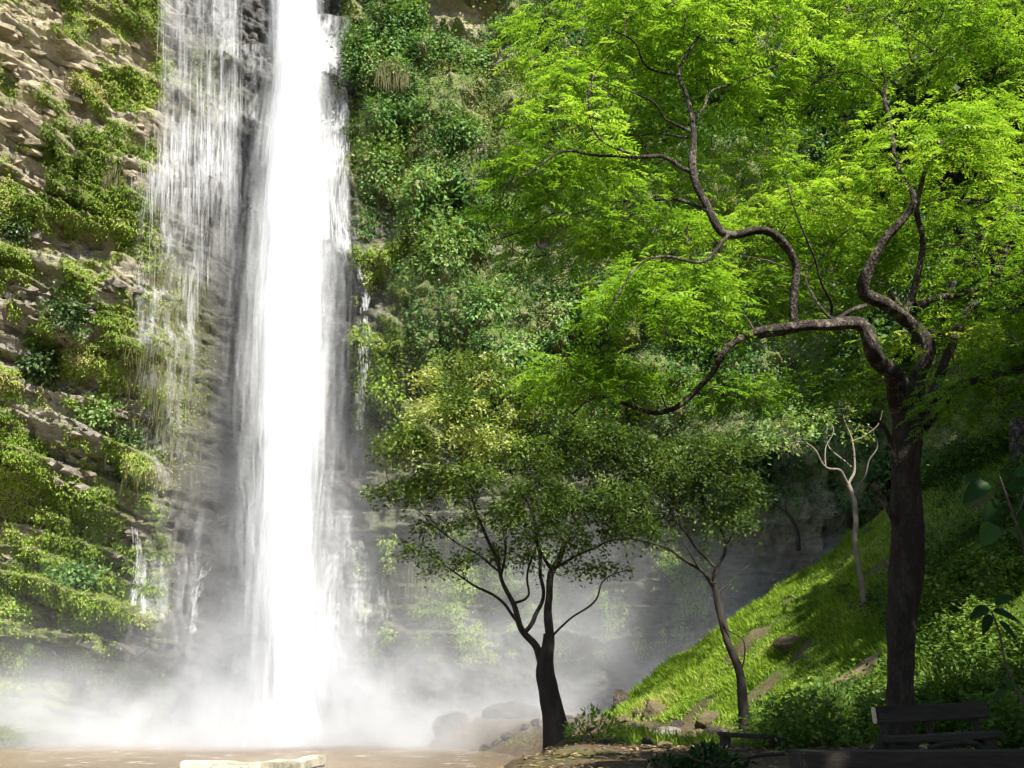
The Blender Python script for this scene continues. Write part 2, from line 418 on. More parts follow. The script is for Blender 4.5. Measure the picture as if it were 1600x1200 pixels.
# normals (towards the viewer)
dYdx = np.gradient(Yd, DX, axis=0); dYdz = np.gradient(Yd, DX, axis=1)
def gsm(A, x, z):
    i = np.clip((np.asarray(x) - gx[0]) / DX, 0, len(gx) - 1.001); j = np.clip((np.asarray(z) - gz[0]) / DX, 0, len(gz) - 1.001)
    i0 = i.astype(int); j0 = j.astype(int); a = i - i0; b = j - j0
    return A[i0, j0] * (1 - a) * (1 - b) + A[i0 + 1, j0] * a * (1 - b) + A[i0, j0 + 1] * (1 - a) * b + A[i0 + 1, j0 + 1] * a * b
def cliffY(x, z): return gsm(Yd, x, z)
def cliffN(x, z): return unit(np.stack([gsm(dYdx, x, z), -np.ones(np.shape(x)), gsm(dYdz, x, z)], -1))
Ysm = Yd.copy()
for _ in range(4):
    Ysm = (np.roll(Ysm, 3, 0) + np.roll(Ysm, -3, 0) + np.roll(Ysm, 3, 1) + np.roll(Ysm, -3, 1) + Ysm) / 5
def on_cliff(px, py, A=Yd, it=5):
    px = np.atleast_1d(np.asarray(px, float)); py = np.atleast_1d(np.asarray(py, float))
    Y = np.full(px.shape, 44.0)
    for _ in range(it):
        q = P(px, py, Y); Y = .5 * Y + .5 * gsm(A, q[:, 0], q[:, 2])
    return P(px, py, Y)

# ================================================================== GROUND
def smax(a, b, k=.6):
    h = np.clip(.5 + .5 * (a - b) / k, 0, 1); return b + (a - b) * h + k * h * (1 - h)
def shore_x(y):
    return np.interp(y, [-20, 5, 11, 15.5, 19, 24, 30, 35, 39, 42, 46, 60], [-9, -4.0, -1.2, -.75, -.6, -.2, 1.0, .6, -1.2, -3.6, -4.5, -5])
def ground_h(x, y):
    x = np.asarray(x, float); y = np.asarray(y, float)
    d = x - shore_x(y) + .35 * fbm(x * .5, y * .5, 0, 3, 90)
    top = np.interp(y, [-30, 15, 19, 24, 31, 60], [.62, .62, .5, .25, .1, .1])
    z = -1.9 + (top + 1.9) * sstep(-1.6, 1.4 + .06 * np.maximum(0, y - 14), d)
    # grassy spur that climbs to the right; crest at y ~ 31
    yc = 31.5 + .10 * np.maximum(0, x - 6)
    zc = .95 + .76 * (x - 3.3) - .16 * np.maximum(0, x - 8.5)
    front = np.maximum(0, yc - y); back = np.maximum(0, y - yc)
    spur = zc - .36 * front * (1 - .25 * sstep(8, 16, x)) - .0 * front ** 2 - .95 * back - .35 * np.exp(-((y - yc) / 1.5) ** 2)
    spur = np.minimum(spur, 30)
    z = smax(z, spur, 1.2)
    # rise to the wooded flank outside the picture on the right
    flank = -1.5 + .62 * (x - 12 + .0 * y)
    z = smax(z, np.minimum(flank, 25), 1.5)
    z = z + .07 * fbm(x * .9, y * .9, 0, 4, 95) + .22 * fbm(x * .22, y * .22, 0, 3, 99) * sstep(17, 22, y)
    return z
tx = np.concatenate([np.linspace(-90, -12, 40)[:-1], np.arange(-12, 22, .16), np.linspace(22, 90, 40)])
ty = np.concatenate([np.linspace(-60, 2, 40)[:-1], np.arange(2, 46, .16), np.linspace(46, 90, 20)])
TX, TY = np.meshgrid(tx, ty, indexing='ij')
TZ = ground_h(TX, TY)
TZ = np.where((TX < -20) & (TY < 34), np.maximum(TZ, -1.9), TZ)
gpx, gpy = proj(np.stack([TX, np.maximum(TY, .5), TZ], -1))
green = sstep(17.5, 20, TY + .8 * fbm(TX, TY, 0, 3, 77)) * sstep(.2, .9, TZ) 
green = green * (.25 + .75 * sstep(-.85, -.5, fbm(TX * .8, TY * .8, 0, 3, 201)))
green = np.maximum(green, .35 * sstep(.3, .6, TZ) * sstep(-.1, .5, fbm(TX * .5, TY * .5, 0, 3, 12)))
ground = link("ground", mesh_np("ground", np.stack([TX, TY, TZ], -1).reshape(-1, 3), grid_faces(len(tx), len(ty)), {"green": green.ravel()}), M['ground'], kind="structure")
def hit(px, py, y0=4.0, y1=60.0):
    ys = np.arange(y0, y1, .05)
    q = P(px, py, ys)
    below = q[:, 2] < ground_h(q[:, 0], q[:, 1])
    k = np.argmax(below)
    if not below[k]: k = -1
    r = q[k].copy(); r[2] = float(ground_h(r[0], r[1])); return r

# pool
wx = np.linspace(-60, 12, 2); wy = np.linspace(-10, 52, 2)
WX, WY = np.meshgrid(wx, wy, indexing='ij')
link("pool_water", mesh_np("pool_water", np.stack([WX, WY, np.full_like(WX, WATER_Z)], -1).reshape(-1, 3), grid_faces(2, 2)), M['pool'], kind="structure")

# footpath climbing the slope
def footpath():
    pix = [(1205, 1128), (1240, 1108), (1275, 1088), (1310, 1068), (1345, 1048), (1372, 1034)]
    pts = np.array([hit(a, b, 12) for a, b in pix])
    pts, _ = smooth_line(pts, np.ones(len(pts)), .3)
    t = unit(np.gradient(pts, axis=0) * np.array((1, 1, 0))); sd = np.stack([-t[:, 1], t[:, 0], 0 * t[:, 0]], -1)
    w = .28 + .12 * vnoise(np.arange(len(pts)) * .35, 0 * np.arange(len(pts)))
    rows = []
    for u in np.linspace(-1, 1, 7):
        q = pts + sd * (u * w)[:, None]; q[:, 2] = ground_h(q[:, 0], q[:, 1]) + .05 - .05 * u * u * 1.2
        rows.append(q)
    V = np.stack(rows, 0)
    mat = solid_mat("path_earth", (.12, .085, .05), (.24, .175, .105), 6, .95, .6, .03)
    link("footpath", mesh_np("footpath", V.reshape(-1, 3), grid_faces(7, len(pts))), mat, kind="structure")
    return pts
path_pts = footpath()

# ================================================================== ROCKS
def rock_mesh(name, sx, sy, sz, seed, sub=3, nplanes=16):
    import bmesh
    bm = bmesh.new(); bmesh.ops.create_icosphere(bm, subdivisions=sub, radius=1)
    r = np.random.default_rng(seed)
    d = np.array([v.co[:] for v in bm.verts]); n = unit(r.normal(size=(nplanes, 3))); h = r.uniform(.5, .95, nplanes)
    dd = d @ n.T
    rad = np.min(np.where(dd > .05, h / np.maximum(dd, .05), 9), 1); rad = np.minimum(rad, 1.15)
    rad *= 1 + .06 * fbm(d[:, 0] * 3 + seed, d[:, 1] * 3, d[:, 2] * 3, 3, seed)
    q = d * rad[:, None] * np.array((sx, sy, sz))
    for v, c in zip(bm.verts, q): v.co = c
    me = bpy.data.meshes.new(name); bm.to_mesh(me); bm.free()
    return me

# protruding slabs of rock in the cliff face (pieces of the cliff)
def shard_mesh(name, seed):
    """an angular block: a box with uneven corners, some of them broken off"""
    import bmesh
    r = np.random.default_rng(seed)
    pts = np.array([(x, y, z) for x in (-1, 1) for y in (-1, 1) for z in (-1, 1)], float) * r.uniform(.55, 1.05, (8, 3))
    pts = np.vstack([pts, r.uniform(-1, 1, (5, 3)) * np.array((1.1, 1.1, .9))])
    bm = bmesh.new()
    for q in pts: bm.verts.new(q)
    res = bmesh.ops.convex_hull(bm, input=bm.verts)
    bmesh.ops.delete(bm, geom=[e for e in res["geom_interior"] if isinstance(e, bmesh.types.BMVert)], context='VERTS')
    me = bpy.data.meshes.new(name); bm.to_mesh(me); bm.free(); return me
slab_meshes = [shard_mesh("rock_slab", 300 + k) for k in range(10)]
def cliff_slabs():
    cand = rng.uniform((0, -20), (300, 1040), (1500, 2))
    cand = np.vstack([cand, rng.uniform((560, 560), (980, 1050), (350, 2)), rng.uniform((600, 0), (780, 70), (60, 2))])
    q = on_cliff(cand[:, 0], cand[:, 1])
    f = gsm(fern, q[:, 0], q[:, 2]); v = gsm(vine, q[:, 0], q[:, 2]); w = gsm(wet, q[:, 0], q[:, 2]); tn = gsm(tone, q[:, 0], q[:, 2])
    ok = np.where((f < .25) & (v < .3) & ((cand[:, 0] < 222) | (cand[:, 0] > 320)))[0][:150]
    for k in ok:
        me = slab_meshes[k % 10]
        key = "w" if w[k] > .55 else ("b" if tn[k] > .5 else "g")
        o = bpy.data.objects.new("rock_slab", slab_copies[(k % 10, key)]); COL.objects.link(o)
        o.parent = cliff
        s = rng.uniform(.10, .36) * (1 + (rng.uniform() < .12) * .8)
        o.location = (q[k] + np.array((0, .06, 0))).tolist()
        o.scale = (s * rng.uniform(1.0, 2.4), s * rng.uniform(.6, 1.0), s * rng.uniform(.3, .6))
        dip = -R(13) if cand[k, 0] < 320 else 0
        o.rotation_euler = (rng.normal(0, .15), -dip + rng.normal(0, .12), rng.normal(0, .4))
slab_copies = {}
for k in range(10):
    for key, (c1, c2, c3) in {"w": ((.02, .018, .017), (.06, .055, .05), (.12, .11, .10)), "b": ((.085, .068, .045), (.25, .21, .14), (.42, .365, .255)), "g": ((.07, .06, .05), (.2, .17, .14), (.36, .32, .27))}.items():
        nm = "slab_" + {"w": "wet", "b": "buff", "g": "grey"}[key]
        if nm not in M: M[nm] = solid_mat(nm, c1, c2, 2.6, .45 if key == "w" else .9, .8, .1, (1, 1, 2.2), c3=c3)
        me = slab_meshes[k].copy(); me.materials.append(M[nm]); slab_copies[(k, key)] = me
cliff_slabs()

def rock(px, py, w, h, label, mat='rock', group=None, seed=1, Y=None, depth=1.0, name="rock", rot=0.0):
    """a stone whose foot shows at px,py; w,h its size in picture pixels"""
    if Y is None: q = hit(px, py, 9)
    else:
        q = P(px, py, Y); q[2] = float(max(ground_h(q[0], q[1]), WATER_Z - .1)) if Y else q[2]
    sc = q[1] / FPX
    w, h = w * .75, h * .72
    me = rock_mesh(name, w * sc * .6, w * sc * .55 * depth, h * sc * .75, seed, 4, 11)
    for p_ in me.polygons: p_.use_smooth = False
    o = link(name, me, M[mat], None, label, "rock", group)
    o.location = (float(q[0]), float(q[1]), float(q[2] + h * sc * .08)); o.rotation_euler = (0, rot, random.uniform(-.5, .5))
    return o
rock(700, 1158, 70, 52, "large dark boulder veiled in mist beside the waterfall's foot", Y=42.6, seed=3, name="boulder")
rock(800, 1152, 92, 52, "broad dark boulder in mist just behind the forked tree's trunk", Y=42.6, seed=4, name="boulder")
rock(893, 1120, 80, 30, "low dark rock in mist between the forked tree and the grassy slope", Y=35, seed=44, name="boulder")
rock(968, 1105, 30, 38, "dark upright rock at the lower tip of the grassy slope", seed=5)
rock(1018, 1118, 46, 34, "brown rock with shaded face embedded low in the grass", 'rock_moss', seed=6)
rock(1108, 1135, 64, 34, "ochre topped rock beside the slender tree's foot", 'rock_moss', seed=7)
rock(1112, 1152, 56, 30, "dark rock in front of the ochre rock by the slender tree", seed=8)
rock(1036, 1150, 56, 22, "pale flat stone lying among the brown rocks below the grass", 'rock_pale', seed=9, rot=-.15)
rock(1242, 1010, 66, 26, "flat brown rock outcrop in the upper middle of the grass slope", 'rock_moss', seed=10, depth=.7)
rock(1255, 1160, 46, 18, "grey stone beside the lower end of the footpath", seed=11)
rock(844, 1148, 12, 22, "small pale upright stone on the far shore beside the forked tree", 'rock_pale', Y=38.5, seed=12)
rock(28, 1200, 34, 14, "small dark rock breaking the brown water near the picture's corner", Y=31, seed=14)
rock(132, 1200, 60, 14, "pale wet rock in the brown water left of the jetty", 'rock_pale', Y=31, seed=15)
k = 0
ORD = ['leftmost', 'second', 'third', 'fourth', 'fifth', 'sixth', 'seventh', 'eighth', 'ninth', 'tenth']
TUMBLE = [(975, 1128, 36, 20, 'rock_moss'), (995, 1140, 40, 22, 'rock'), (1062, 1134, 36, 20, 'rock'), (965, 1148, 30, 18, 'rock_moss'), (985, 1160, 34, 16, 'rock_moss'),
                         (1010, 1162, 30, 16, 'rock'), (1035, 1166, 34, 14, 'rock_moss'), (1070, 1160, 34, 18, 'rock'), (1085, 1146, 30, 18, 'rock_moss'), (945, 1162, 26, 12, 'rock'),
                         (925, 1140, 30, 16, 'rock'), (950, 1132, 28, 16, 'rock_moss'), (1055, 1150, 22, 14, 'rock_pale'), (1000, 1115, 26, 14, 'rock'), (935, 1152, 24, 14, 'rock_moss'), (1090, 1166, 30, 14, 'rock'), (1130, 1164, 36, 14, 'rock'), (1022, 1140, 22, 14, 'rock')]
for row, (lo_, hi_) in {"upper": (0, 1137), "middle": (1137, 1155), "lower": (1155, 1300)}.items():
    for i_, (a, b, w, h, mt) in enumerate(sorted(q for q in TUMBLE if lo_ <= q[1] < hi_)):
        k += 1
        rock(a, b, w * .85, h * .8, "small %s stone, %s in the %s row below the grass" % ({'rock': 'dark', 'rock_moss': 'brown', 'rock_pale': 'pale'}[mt], ORD[i_] + ("" if i_ == 0 else " from the left"), row), mt, "stones tumbled below the grass slope", 100 + k)
SHORE = [(742, 1166, 26, 10), (760, 1160, 22, 14), (775, 1166, 18, 10), (795, 1160, 24, 12), (820, 1164, 20, 10), (838, 1156, 20, 12), (720, 1168, 20, 8), (908, 1140, 30, 14), (905, 1158, 24, 12), (890, 1132, 26, 12)]
for i_, (a, b, w, h) in enumerate(sorted(SHORE)):
    k += 1
    rock(a, b, w, h, "wet stone on the pool's far shore, %s of ten" % (ORD[i_] + ("" if i_ == 0 else " from the left")), 'rock', "stones on the far shore", 100 + k, Y=39.5)

# ================================================================== WATERFALL
def spindles(name, a, b, w, mat, root, kind="stuff"):
    """thin threads of falling water from a (top) to b (bottom), w wide, drawn to points"""
    n = len(a); ax = unit(b - a)
    ph = rng.uniform(0, 6.28, n)
    VV = []
    for k in range(3):
        th = ph + k * 2.094
        side = np.stack([np.cos(th), np.sin(th), 0 * th], -1)
        VV.append(side)
    m1 = a + (b - a) * rng.uniform(.15, .4, (n, 1)); m2 = a + (b - a) * rng.uniform(.6, .85, (n, 1))
    w = np.broadcast_to(w, (n,))[:, None] * .5
    V = np.stack([a, m1 + VV[0] * w, m1 + VV[1] * w, m1 + VV[2] * w, m2 + VV[0] * w * .9, m2 + VV[1] * w * .9, m2 + VV[2] * w * .9, b], 1)
    f = np.array([[0, 1, 2, 2], [0, 2, 3, 3], [0, 3, 1, 1]])
    tri = np.array([[0, 2, 1], [0, 3, 2], [0, 1, 3], [1, 2, 5], [1, 5, 4], [2, 3, 6], [2, 6, 5], [3, 1, 4], [3, 4, 6], [4, 5, 7], [5, 6, 7], [6, 4, 7]])
    F = (np.arange(n)[:, None, None] * 8 + tri[None]).reshape(-1, 3)
    return part(name, mesh_np(name, V.reshape(-1, 3), F), mat, root, kind=kind)

FALLY = 43.2
ty_px = np.array([-60, 0, 100, 200, 300, 450, 600, 750, 900, 1000, 1100, 1170])
fl = np.array([420, 420, 420, 411, 401, 393, 391, 396, 406, 410, 406, 396])
fr = np.array([503, 503, 506, 508, 510, 511, 509, 503, 490, 483, 491, 509])
def fall_edges(py): return np.interp(py, ty_px, fl), np.interp(py, ty_px, fr)
fall = empty("waterfall", P(465, 1160, FALLY), "tall white main waterfall plunging into the brown pool", "waterfall")
# a solid core wrapped in thinner and thinner skirts of streaming water
def stream_mat(name, lo, hi, amax, fade=False):
    m, nt, out = new_mat(name); g = NT(nt)
    pos = g.pos()
    n1 = g.noise(3.2, 5, pos, .6, (1, 1, .045)); n2 = g.noise(.9, 5, pos, .65, (1, 1, .26)); n3 = g.noise(9.0, 3, pos, .6, (1, 1, .06))
    v = g.math('ADD', g.math('ADD', g.math('MULTIPLY', n1, .42), g.math('MULTIPLY', n2, .38)), g.math('MULTIPLY', n3, .2))
    mr = g.n("ShaderNodeMapRange"); mr.interpolation_type = 'SMOOTHSTEP'; g.l(v, mr.inputs[0])
    mr.inputs[1].default_value = lo; mr.inputs[2].default_value = hi; mr.inputs[3].default_value = 0; mr.inputs[4].default_value = amax
    d = g.n("ShaderNodeBsdfDiffuse"); d.inputs[0].default_value = (.95, .96, .98, 1)
    t = g.n("ShaderNodeBsdfTranslucent"); t.inputs[0].default_value = (.95, .96, .98, 1)
    a = g.n("ShaderNodeMixShader"); a.inputs[0].default_value = .5
    g.l(d.outputs[0], a.inputs[1]); g.l(t.outputs[0], a.inputs[2])
    tp = g.n("ShaderNodeBsdfTransparent"); ms = g.n("ShaderNodeMixShader")
    g.l(g.math('MULTIPLY', mr.outputs[0], g.attr('fade')) if fade else mr.outputs[0], ms.inputs[0]); g.l(tp.outputs[0], ms.inputs[1]); g.l(a.outputs[0], ms.inputs[2]); g.l(ms.outputs[0], out.inputs[0])
    return m
pys = np.linspace(-60, 1175, 200); na = 40
ang = np.linspace(0, 2 * np.pi, na, endpoint=False)
def column(name, f, depth, mat, seed):
    l_, r_ = fall_edges(pys)
    C = P((l_ + r_) / 2, pys, FALLY); wsc = (r_ - l_) / 2 * f * FALLY / FPX * (1 - (.35 * sstep(600, 1080, pys) if f < .75 else 0)) * (1 + max(0, f - .75) * (.45 * sstep(60, 450, pys) + 1.25 * sstep(700, 1120, pys)))
    low = sstep(500, 1150, pys)[:, None]
    ripple = 1 + (.10 + .14 * low) * fbm(np.cos(ang)[None] * 1.6 + 5 + seed, np.sin(ang)[None] * 1.6, pys[:, None] * .006, 4, 7 + seed) + .03 * fbm(np.cos(ang)[None] * 7 + 5, np.sin(ang)[None] * 7, pys[:, None] * .006, 3, 17 + seed)
    V = C[:, None, :] + np.stack([np.cos(ang)[None] * wsc[:, None] * ripple, np.sin(ang)[None] * depth * ripple + 0 * wsc[:, None], np.zeros((len(pys), na))], -1)
    i = np.arange(len(pys) * na).reshape(len(pys), na); j = np.roll(i, -1, 1)
    part(name, mesh_np(name, V.reshape(-1, 3), np.stack([i[:-1], j[:-1], j[1:], i[1:]], -1).reshape(-1, 4)), mat, fall)
column("dense_column", .40, .4, stream_mat("water_core", .05, .2, 1.0), 0)
for k, (f, lo, hi, am) in enumerate([(.50, .26, .50, .75), (.60, .28, .52, .6), (.70, .30, .56, .5), (.80, .33, .60, .42), (.92, .36, .64, .34), (1.02, .38, .68, .30), (1.12, .40, .70, .25), (1.24, .42, .74, .21), (1.38, .44, .78, .18), (1.55, .46, .80, .15)]):
    column("water_skirt", f, .62 + .09 * k, stream_mat("water_skirt_%d" % k, lo, hi, am), 3 + k)

# thin veil on the left and the trickles: water running over the rock
def run_threads(root, n, fn, lo, hi, w0, w1, off=.22, mat='water_veil'):
    """fn(n) -> px, py of thread tops; threads slide down the rock face"""
    px, py = fn(n); ln = rng.uniform(lo, hi, len(px))
    A = on_cliff(px, py, Ysm); B = on_cliff(px + rng.normal(0, 2, len(px)), py + ln, Ysm)
    d = rng.uniform(off * .5, off * 2.4, len(px)); A[:, 1] -= d; B[:, 1] -= d + .15
    return spindles("water_thread", A, B, rng.uniform(w0, w1, len(px)), M[mat], root)
veil = empty("waterfall", on_cliff([310], [900])[0], "thin lacy veil of water left of the main waterfall", "waterfall")
def veil_fn(n):
    cols = rng.choice([262, 285, 300, 315, 335, 350, 362, 372], n, p=[.10, .13, .10, .12, .17, .15, .13, .10])
    py = rng.uniform(-80, 420, n) ** 1.0
    sp = 5 + .022 * np.maximum(py, 0)
    px = cols + rng.normal(0, 1, n) * sp - .05 * np.maximum(0, py - 150)
    keep = rng.uniform(0, 1, n) < (1 - .75 * sstep(150, 420, py)) * (.35 + .65 * (vnoise(px * .05, py * .004, 0, 4) > -.2))
    return px[keep], py[keep]
run_threads(veil, 700, veil_fn, 30, 130, .03, .09, .3)
def veil_ledge(n):
    c = rng.integers(0, 4, n); cx0 = np.array([290, 345, 262, 330])[c]; cy0 = np.array([188, 215, 262, 255])[c]
    return cx0 + rng.normal(0, 18, n), cy0 + rng.normal(0, 8, n) + rng.exponential(14, n)
run_threads(veil, 380, veil_ledge, 20, 90, .03, .10, .4)
def film(root, x0, x1, y0, y1, fade, off, mat, seed, nx=46, ny=110):
    """a film of water running down the rock, thick where fade is high"""
    U, W = np.meshgrid(np.linspace(x0, x1, nx), np.linspace(y0, y1, ny), indexing='ij')
    q = on_cliff(U.ravel() + 3 * fbm(U.ravel() * .02, W.ravel() * .01, seed, 2, seed), W.ravel(), Ysm)
    q[:, 1] -= off + .18 * (1 + fbm(q[:, 0] * 1.4, q[:, 2] * .25, seed, 3, seed))
    px, py = U.ravel(), W.ravel()
    e = sstep(0, .14, (px - x0) / (x1 - x0)) * sstep(0, .14, (x1 - px) / (x1 - x0)) * sstep(0, .10, (y1 - py) / (y1 - y0))
    part("water_film", mesh_np("water_film", q, grid_faces(nx, ny), {"fade": np.clip(fade(px, py) * e, 0, 1)}), mat, root)
film_a = stream_mat("water_film_fine", .36, .62, .85, True); film_b = stream_mat("water_film_loose", .44, .66, .8, True)
def veil_fade(px, py):
    c = .25 + .75 * np.clip(.55 * blob(px, 0 * py, 285 - .04 * py, 0, 16, 1) + .9 * blob(px, 0 * py, 342, 0, 20, 1) + .7 * blob(px, 0 * py, 367, 0, 9, 1), 0, 1)
    st = 1.0 + .55 * np.exp(-np.maximum(0, py - 190) / 50.) * (py > 186) + .5 * np.exp(-np.maximum(0, py - 255) / 60.) * (py > 250)
    return c * st * (1 - sstep(180, 520, py) * .65) * .40
film(veil, 245, 388, -70, 520, veil_fade, .20, film_a, 5)
film(veil, 252, 386, -70, 470, veil_fade, .50, film_b, 9)
film(veil, 215, 320, 300, 1075, lambda px, py: .55 - .15 * sstep(500, 700, py), .3, film_b, 15, 46, 150)
film(fall, 488, 552, 30, 470, lambda px, py: .95 - .6 * sstep(505, 548, px) + .3 * vnoise(px * .05, py * .02, 0, 3), .15, film_a, 21)
film(fall, 480, 545, 90, 520, lambda px, py: .9 - .5 * sstep(505, 540, px), .5, film_b, 25)
film(fall, 480, 600, 800, 1110, lambda px, py: .75 * blob(px, py, 530 - .03 * (py - 900), 980, 45, 160) + .2, .35, film_b, 31)
film(fall, 470, 570, 830, 1130, lambda px, py: .9 * blob(px, py, 512, 980, 34, 130), .9, film_a, 35)
film(fall, 345, 420, 80, 420, lambda px, py: .6 * sstep(345, 400, px), .4, film_b, 41)
film(fall, 196, 340, 800, 1060, lambda px, py: .30 * sstep(-.1, .5, fbm(px * .05, py * .01, 0, 3, 8)), .2, film_b, 45)

def trickle(pix, n, label, spread=2.0, w=(.03, .10), jump=.2, name="trickle"):
    pix = np.array(pix, float)
    root = empty(name, on_cliff([pix[-1, 0]], [pix[-1, 1]])[0], label, "trickle")
    t = rng.uniform(0, 1, n) ** .9 * (len(pix) - 1.001)
    k = t.astype(int); f = (t - k)[:, None]
    q = pix[k] * (1 - f) + pix[k + 1] * f
    t2 = np.minimum(t + rng.uniform(.12, .45, n), len(pix) - 1.0001); k2 = t2.astype(int); f2 = (t2 - k2)[:, None]
    q2 = pix[k2] * (1 - f2) + pix[np.minimum(k2 + 1, len(pix) - 1)] * f2
    e = rng.normal(0, spread, n)
    A = on_cliff(q[:, 0] + e, q[:, 1], Ysm); B = on_cliff(q2[:, 0] + e, q2[:, 1], Ysm)
    d = rng.uniform(jump * .6, jump * 1.8, n); A[:, 1] -= d; B[:, 1] -= d
    spindles("water_thread", A, B, rng.uniform(w[0], w[1], n), M['water_bright'], root)
trickle([(214, 820), (220, 870), (213, 930), (205, 1000), (196, 1060)], 150, "white trickle sliding down the rock left of the veil's foot", 3)
trickle([(228, 885), (227, 930), (226, 990)], 70, "short trickle just right of the slanting white trickle", 3)
trickle([(328, 878), (312, 915), (306, 945), (303, 990)], 110, "curved spout of water between the veil and the main waterfall", 3.5)
trickle([(540, 380), (556, 410), (566, 440)], 120, "thin stream linking the side stream to the twin strands", 3)
trickle([(566, 432), (574, 470), (572, 505), (573, 535)], 150, "twin strands of water above the mossy ledge right of the waterfall", 4)
trickle([(574, 548), (574, 585), (570, 630), (568, 680)], 130, "two parallel strands falling off the mossy ledge", 4, (.02, .07), .9)
trickle([(505, 50), (520, 75), (528, 130), (535, 180), (532, 260), (530, 340), (545, 400)], 420, "lacy side stream hugging the main waterfall's upper edge", 7)
trickle([(505, 110), (520, 190), (522, 300), (525, 380), (540, 420)], 420, "broad thin side stream between the lacy stream and main waterfall", 8)
trickle([(215, 272), (213, 300), (214, 318)], 36, "small drip from the mossy overhang left of the veil", 4, (.02, .05))
trickle([(535, 860), (520, 890), (508, 930), (505, 990), (510, 1060)], 260, "splashing side stream at the lower edge of the main waterfall", 9, (.04, .16), .5)
trickle([(560, 840), (570, 880), (568, 930), (565, 1000)], 160, "thin stream running down dark rock near the waterfall's foot", 8, (.02, .07), .3)
trickle([(595, 870), (597, 900), (600, 950), (603, 1000)], 90, "sparkling seep on black rock right of the waterfall's foot", 6, (.02, .05), .25)

# ================================================================== MIST
def mist():
    x0, x1, y0, y1, z0, z1 = -34, 16, 30.5, 47, -1.2, 18
    V = np.array([(x, y, z) for x in (x0, x1) for y in (y0, y1) for z in (z0, z1)], float)
    F = np.array([[0, 1, 3, 2], [4, 6, 7, 5], [0, 4, 5, 1], [2, 3, 7, 6], [0, 2, 6, 4], [1, 5, 7, 3]])
    m, nt, out = new_mat("mist_air"); g = NT(nt)
    sep = g.n("ShaderNodeSeparateXYZ"); pos = g.pos(); g.l(pos, sep.inputs[0]); x, y, z = sep.outputs
    def gauss(v, c, s): 
        d = g.math('DIVIDE', g.math('SUBTRACT', v, c), s); return g.math('EXPONENT', g.math('MULTIPLY', g.math('MULTIPLY', d, d), -1.0))
    def ss(v, a, b):
        mr = g.n("ShaderNodeMapRange"); mr.interpolation_type = 'SMOOTHSTEP'; g.l(v, mr.inputs[0]); mr.inputs[1].default_value = a; mr.inputs[2].default_value = b
        return mr.outputs[0]
    def mul(*a):
        r = a[0]
        for q in a[1:]: r = g.math('MULTIPLY', r, q)
        return r
    n1 = g.noise(.34, 5, pos, .62, (1, 1, 1.1)); n1 = ss(n1, .38, .64)
    hz = g.math('SUBTRACT', z, -1.0)
    low = mul(g.math('EXPONENT', g.math('DIVIDE', hz, -1.15)), ss(y, 38.2, 41.4), g.math('SUBTRACT', 1, ss(x, -1.5, 4.5)), g.math('MULTIPLY_ADD', n1, .85, .25), .72)
    puff = mul(gauss(x, -10.5, 9.0), gauss(z, .3, 1.4), ss(y, 38, 41), n1, .26)
    foot = mul(gauss(x, -8.6, 4.2), g.math('EXPONENT', g.math('DIVIDE', hz, -4.0)), gauss(y, 42.6, 2.4), g.math('MULTIPLY_ADD', n1, .8, .35), .40)
    colm = mul(gauss(x, -9.6, 2.3), gauss(y, 43.2, 1.3), g.math('SUBTRACT', 1, ss(z, 9, 18)), g.math('MULTIPLY_ADD', n1, .7, .4), .10)
    side = mul(gauss(x, -12.6, 2.2), gauss(y, 43.6, 1.6), g.math('SUBTRACT', 1, ss(z, 4, 17)), g.math('MULTIPLY_ADD', n1, .9, .25), .060)
    gully = mul(ss(x, -7, 0), g.math('SUBTRACT', 1, ss(x, 7, 13)), gauss(z, 1.5, 4.2), ss(y, 32.5, 35.5), g.math('MULTIPLY_ADD', n1, 1.0, .15), .075)
    wide = mul(g.math('SUBTRACT', 1, ss(x, -7, 0)), gauss(z, 0, 5.5), ss(y, 35.5, 38), g.math('MULTIPLY_ADD', n1, .8, .2), .008)
    tot = g.math('ADD', g.math('ADD', g.math('ADD', low, puff), g.math('ADD', foot, colm)), g.math('ADD', side, g.math('ADD', gully, wide)))
    pv = g.n("ShaderNodeVolumePrincipled"); pv.inputs["Color"].default_value = (.86, .88, .92, 1); pv.inputs["Anisotropy"].default_value = 0.0
    g.l(tot, pv.inputs["Density"]); g.l(pv.outputs[0], out.inputs["Volume"])
    link("mist", mesh_np("mist", V, F, smooth=False), m, kind="stuff", label="white spray and mist drifting around the foot of the waterfall")
mist()

# ================================================================== CLIFF VEGETATION
def scatter_on_cliff(n, mask, xr, zr, thr=.05):
    x = rng.uniform(xr[0], xr[1], n); z = rng.uniform(zr[0], zr[1], n)
    m = gsm(mask, x, z); keep = rng.uniform(0, 1, n) < np.clip((m - thr) / (1 - thr), 0, 1)
    x, z = x[keep], z[keep]
    return np.stack([x, cliffY(x, z), z], -1), cliffN(x, z)
def cull(pos, nrm):
    px, py = proj(pos); k = (px > -120) & (px < 1720) & (py > -160) & (py < 1250)
    return pos[k], nrm[k]
pos, nrm = cull(*scatter_on_cliff(620000, vine, (-8, 30), (-1, 40)))
sel = rng.permutation(len(pos))[:260000]; pos, nrm = pos[sel], nrm[sel]
n = len(pos)
clump = fbm(pos[:, 0] * .55, pos[:, 2] * .5, 3, 3, 120); clump2 = fbm(pos[:, 0] * 1.7, pos[:, 2] * 1.5, 3, 2, 130)
pos = pos + nrm * (rng.exponential(.16, n) + .25 * np.clip(clump2 + .2, 0, 1))[:, None] + rng.normal(0, .05, (n, 3))
ax = unit(nrm * .55 + np.array((0, -.15, -.55)) + rng.normal(0, .55, (n, 3)))
up = unit(nrm * 1.0 + np.array((.15, -.25, .6)) + rng.normal(0, .35, (n, 3)))
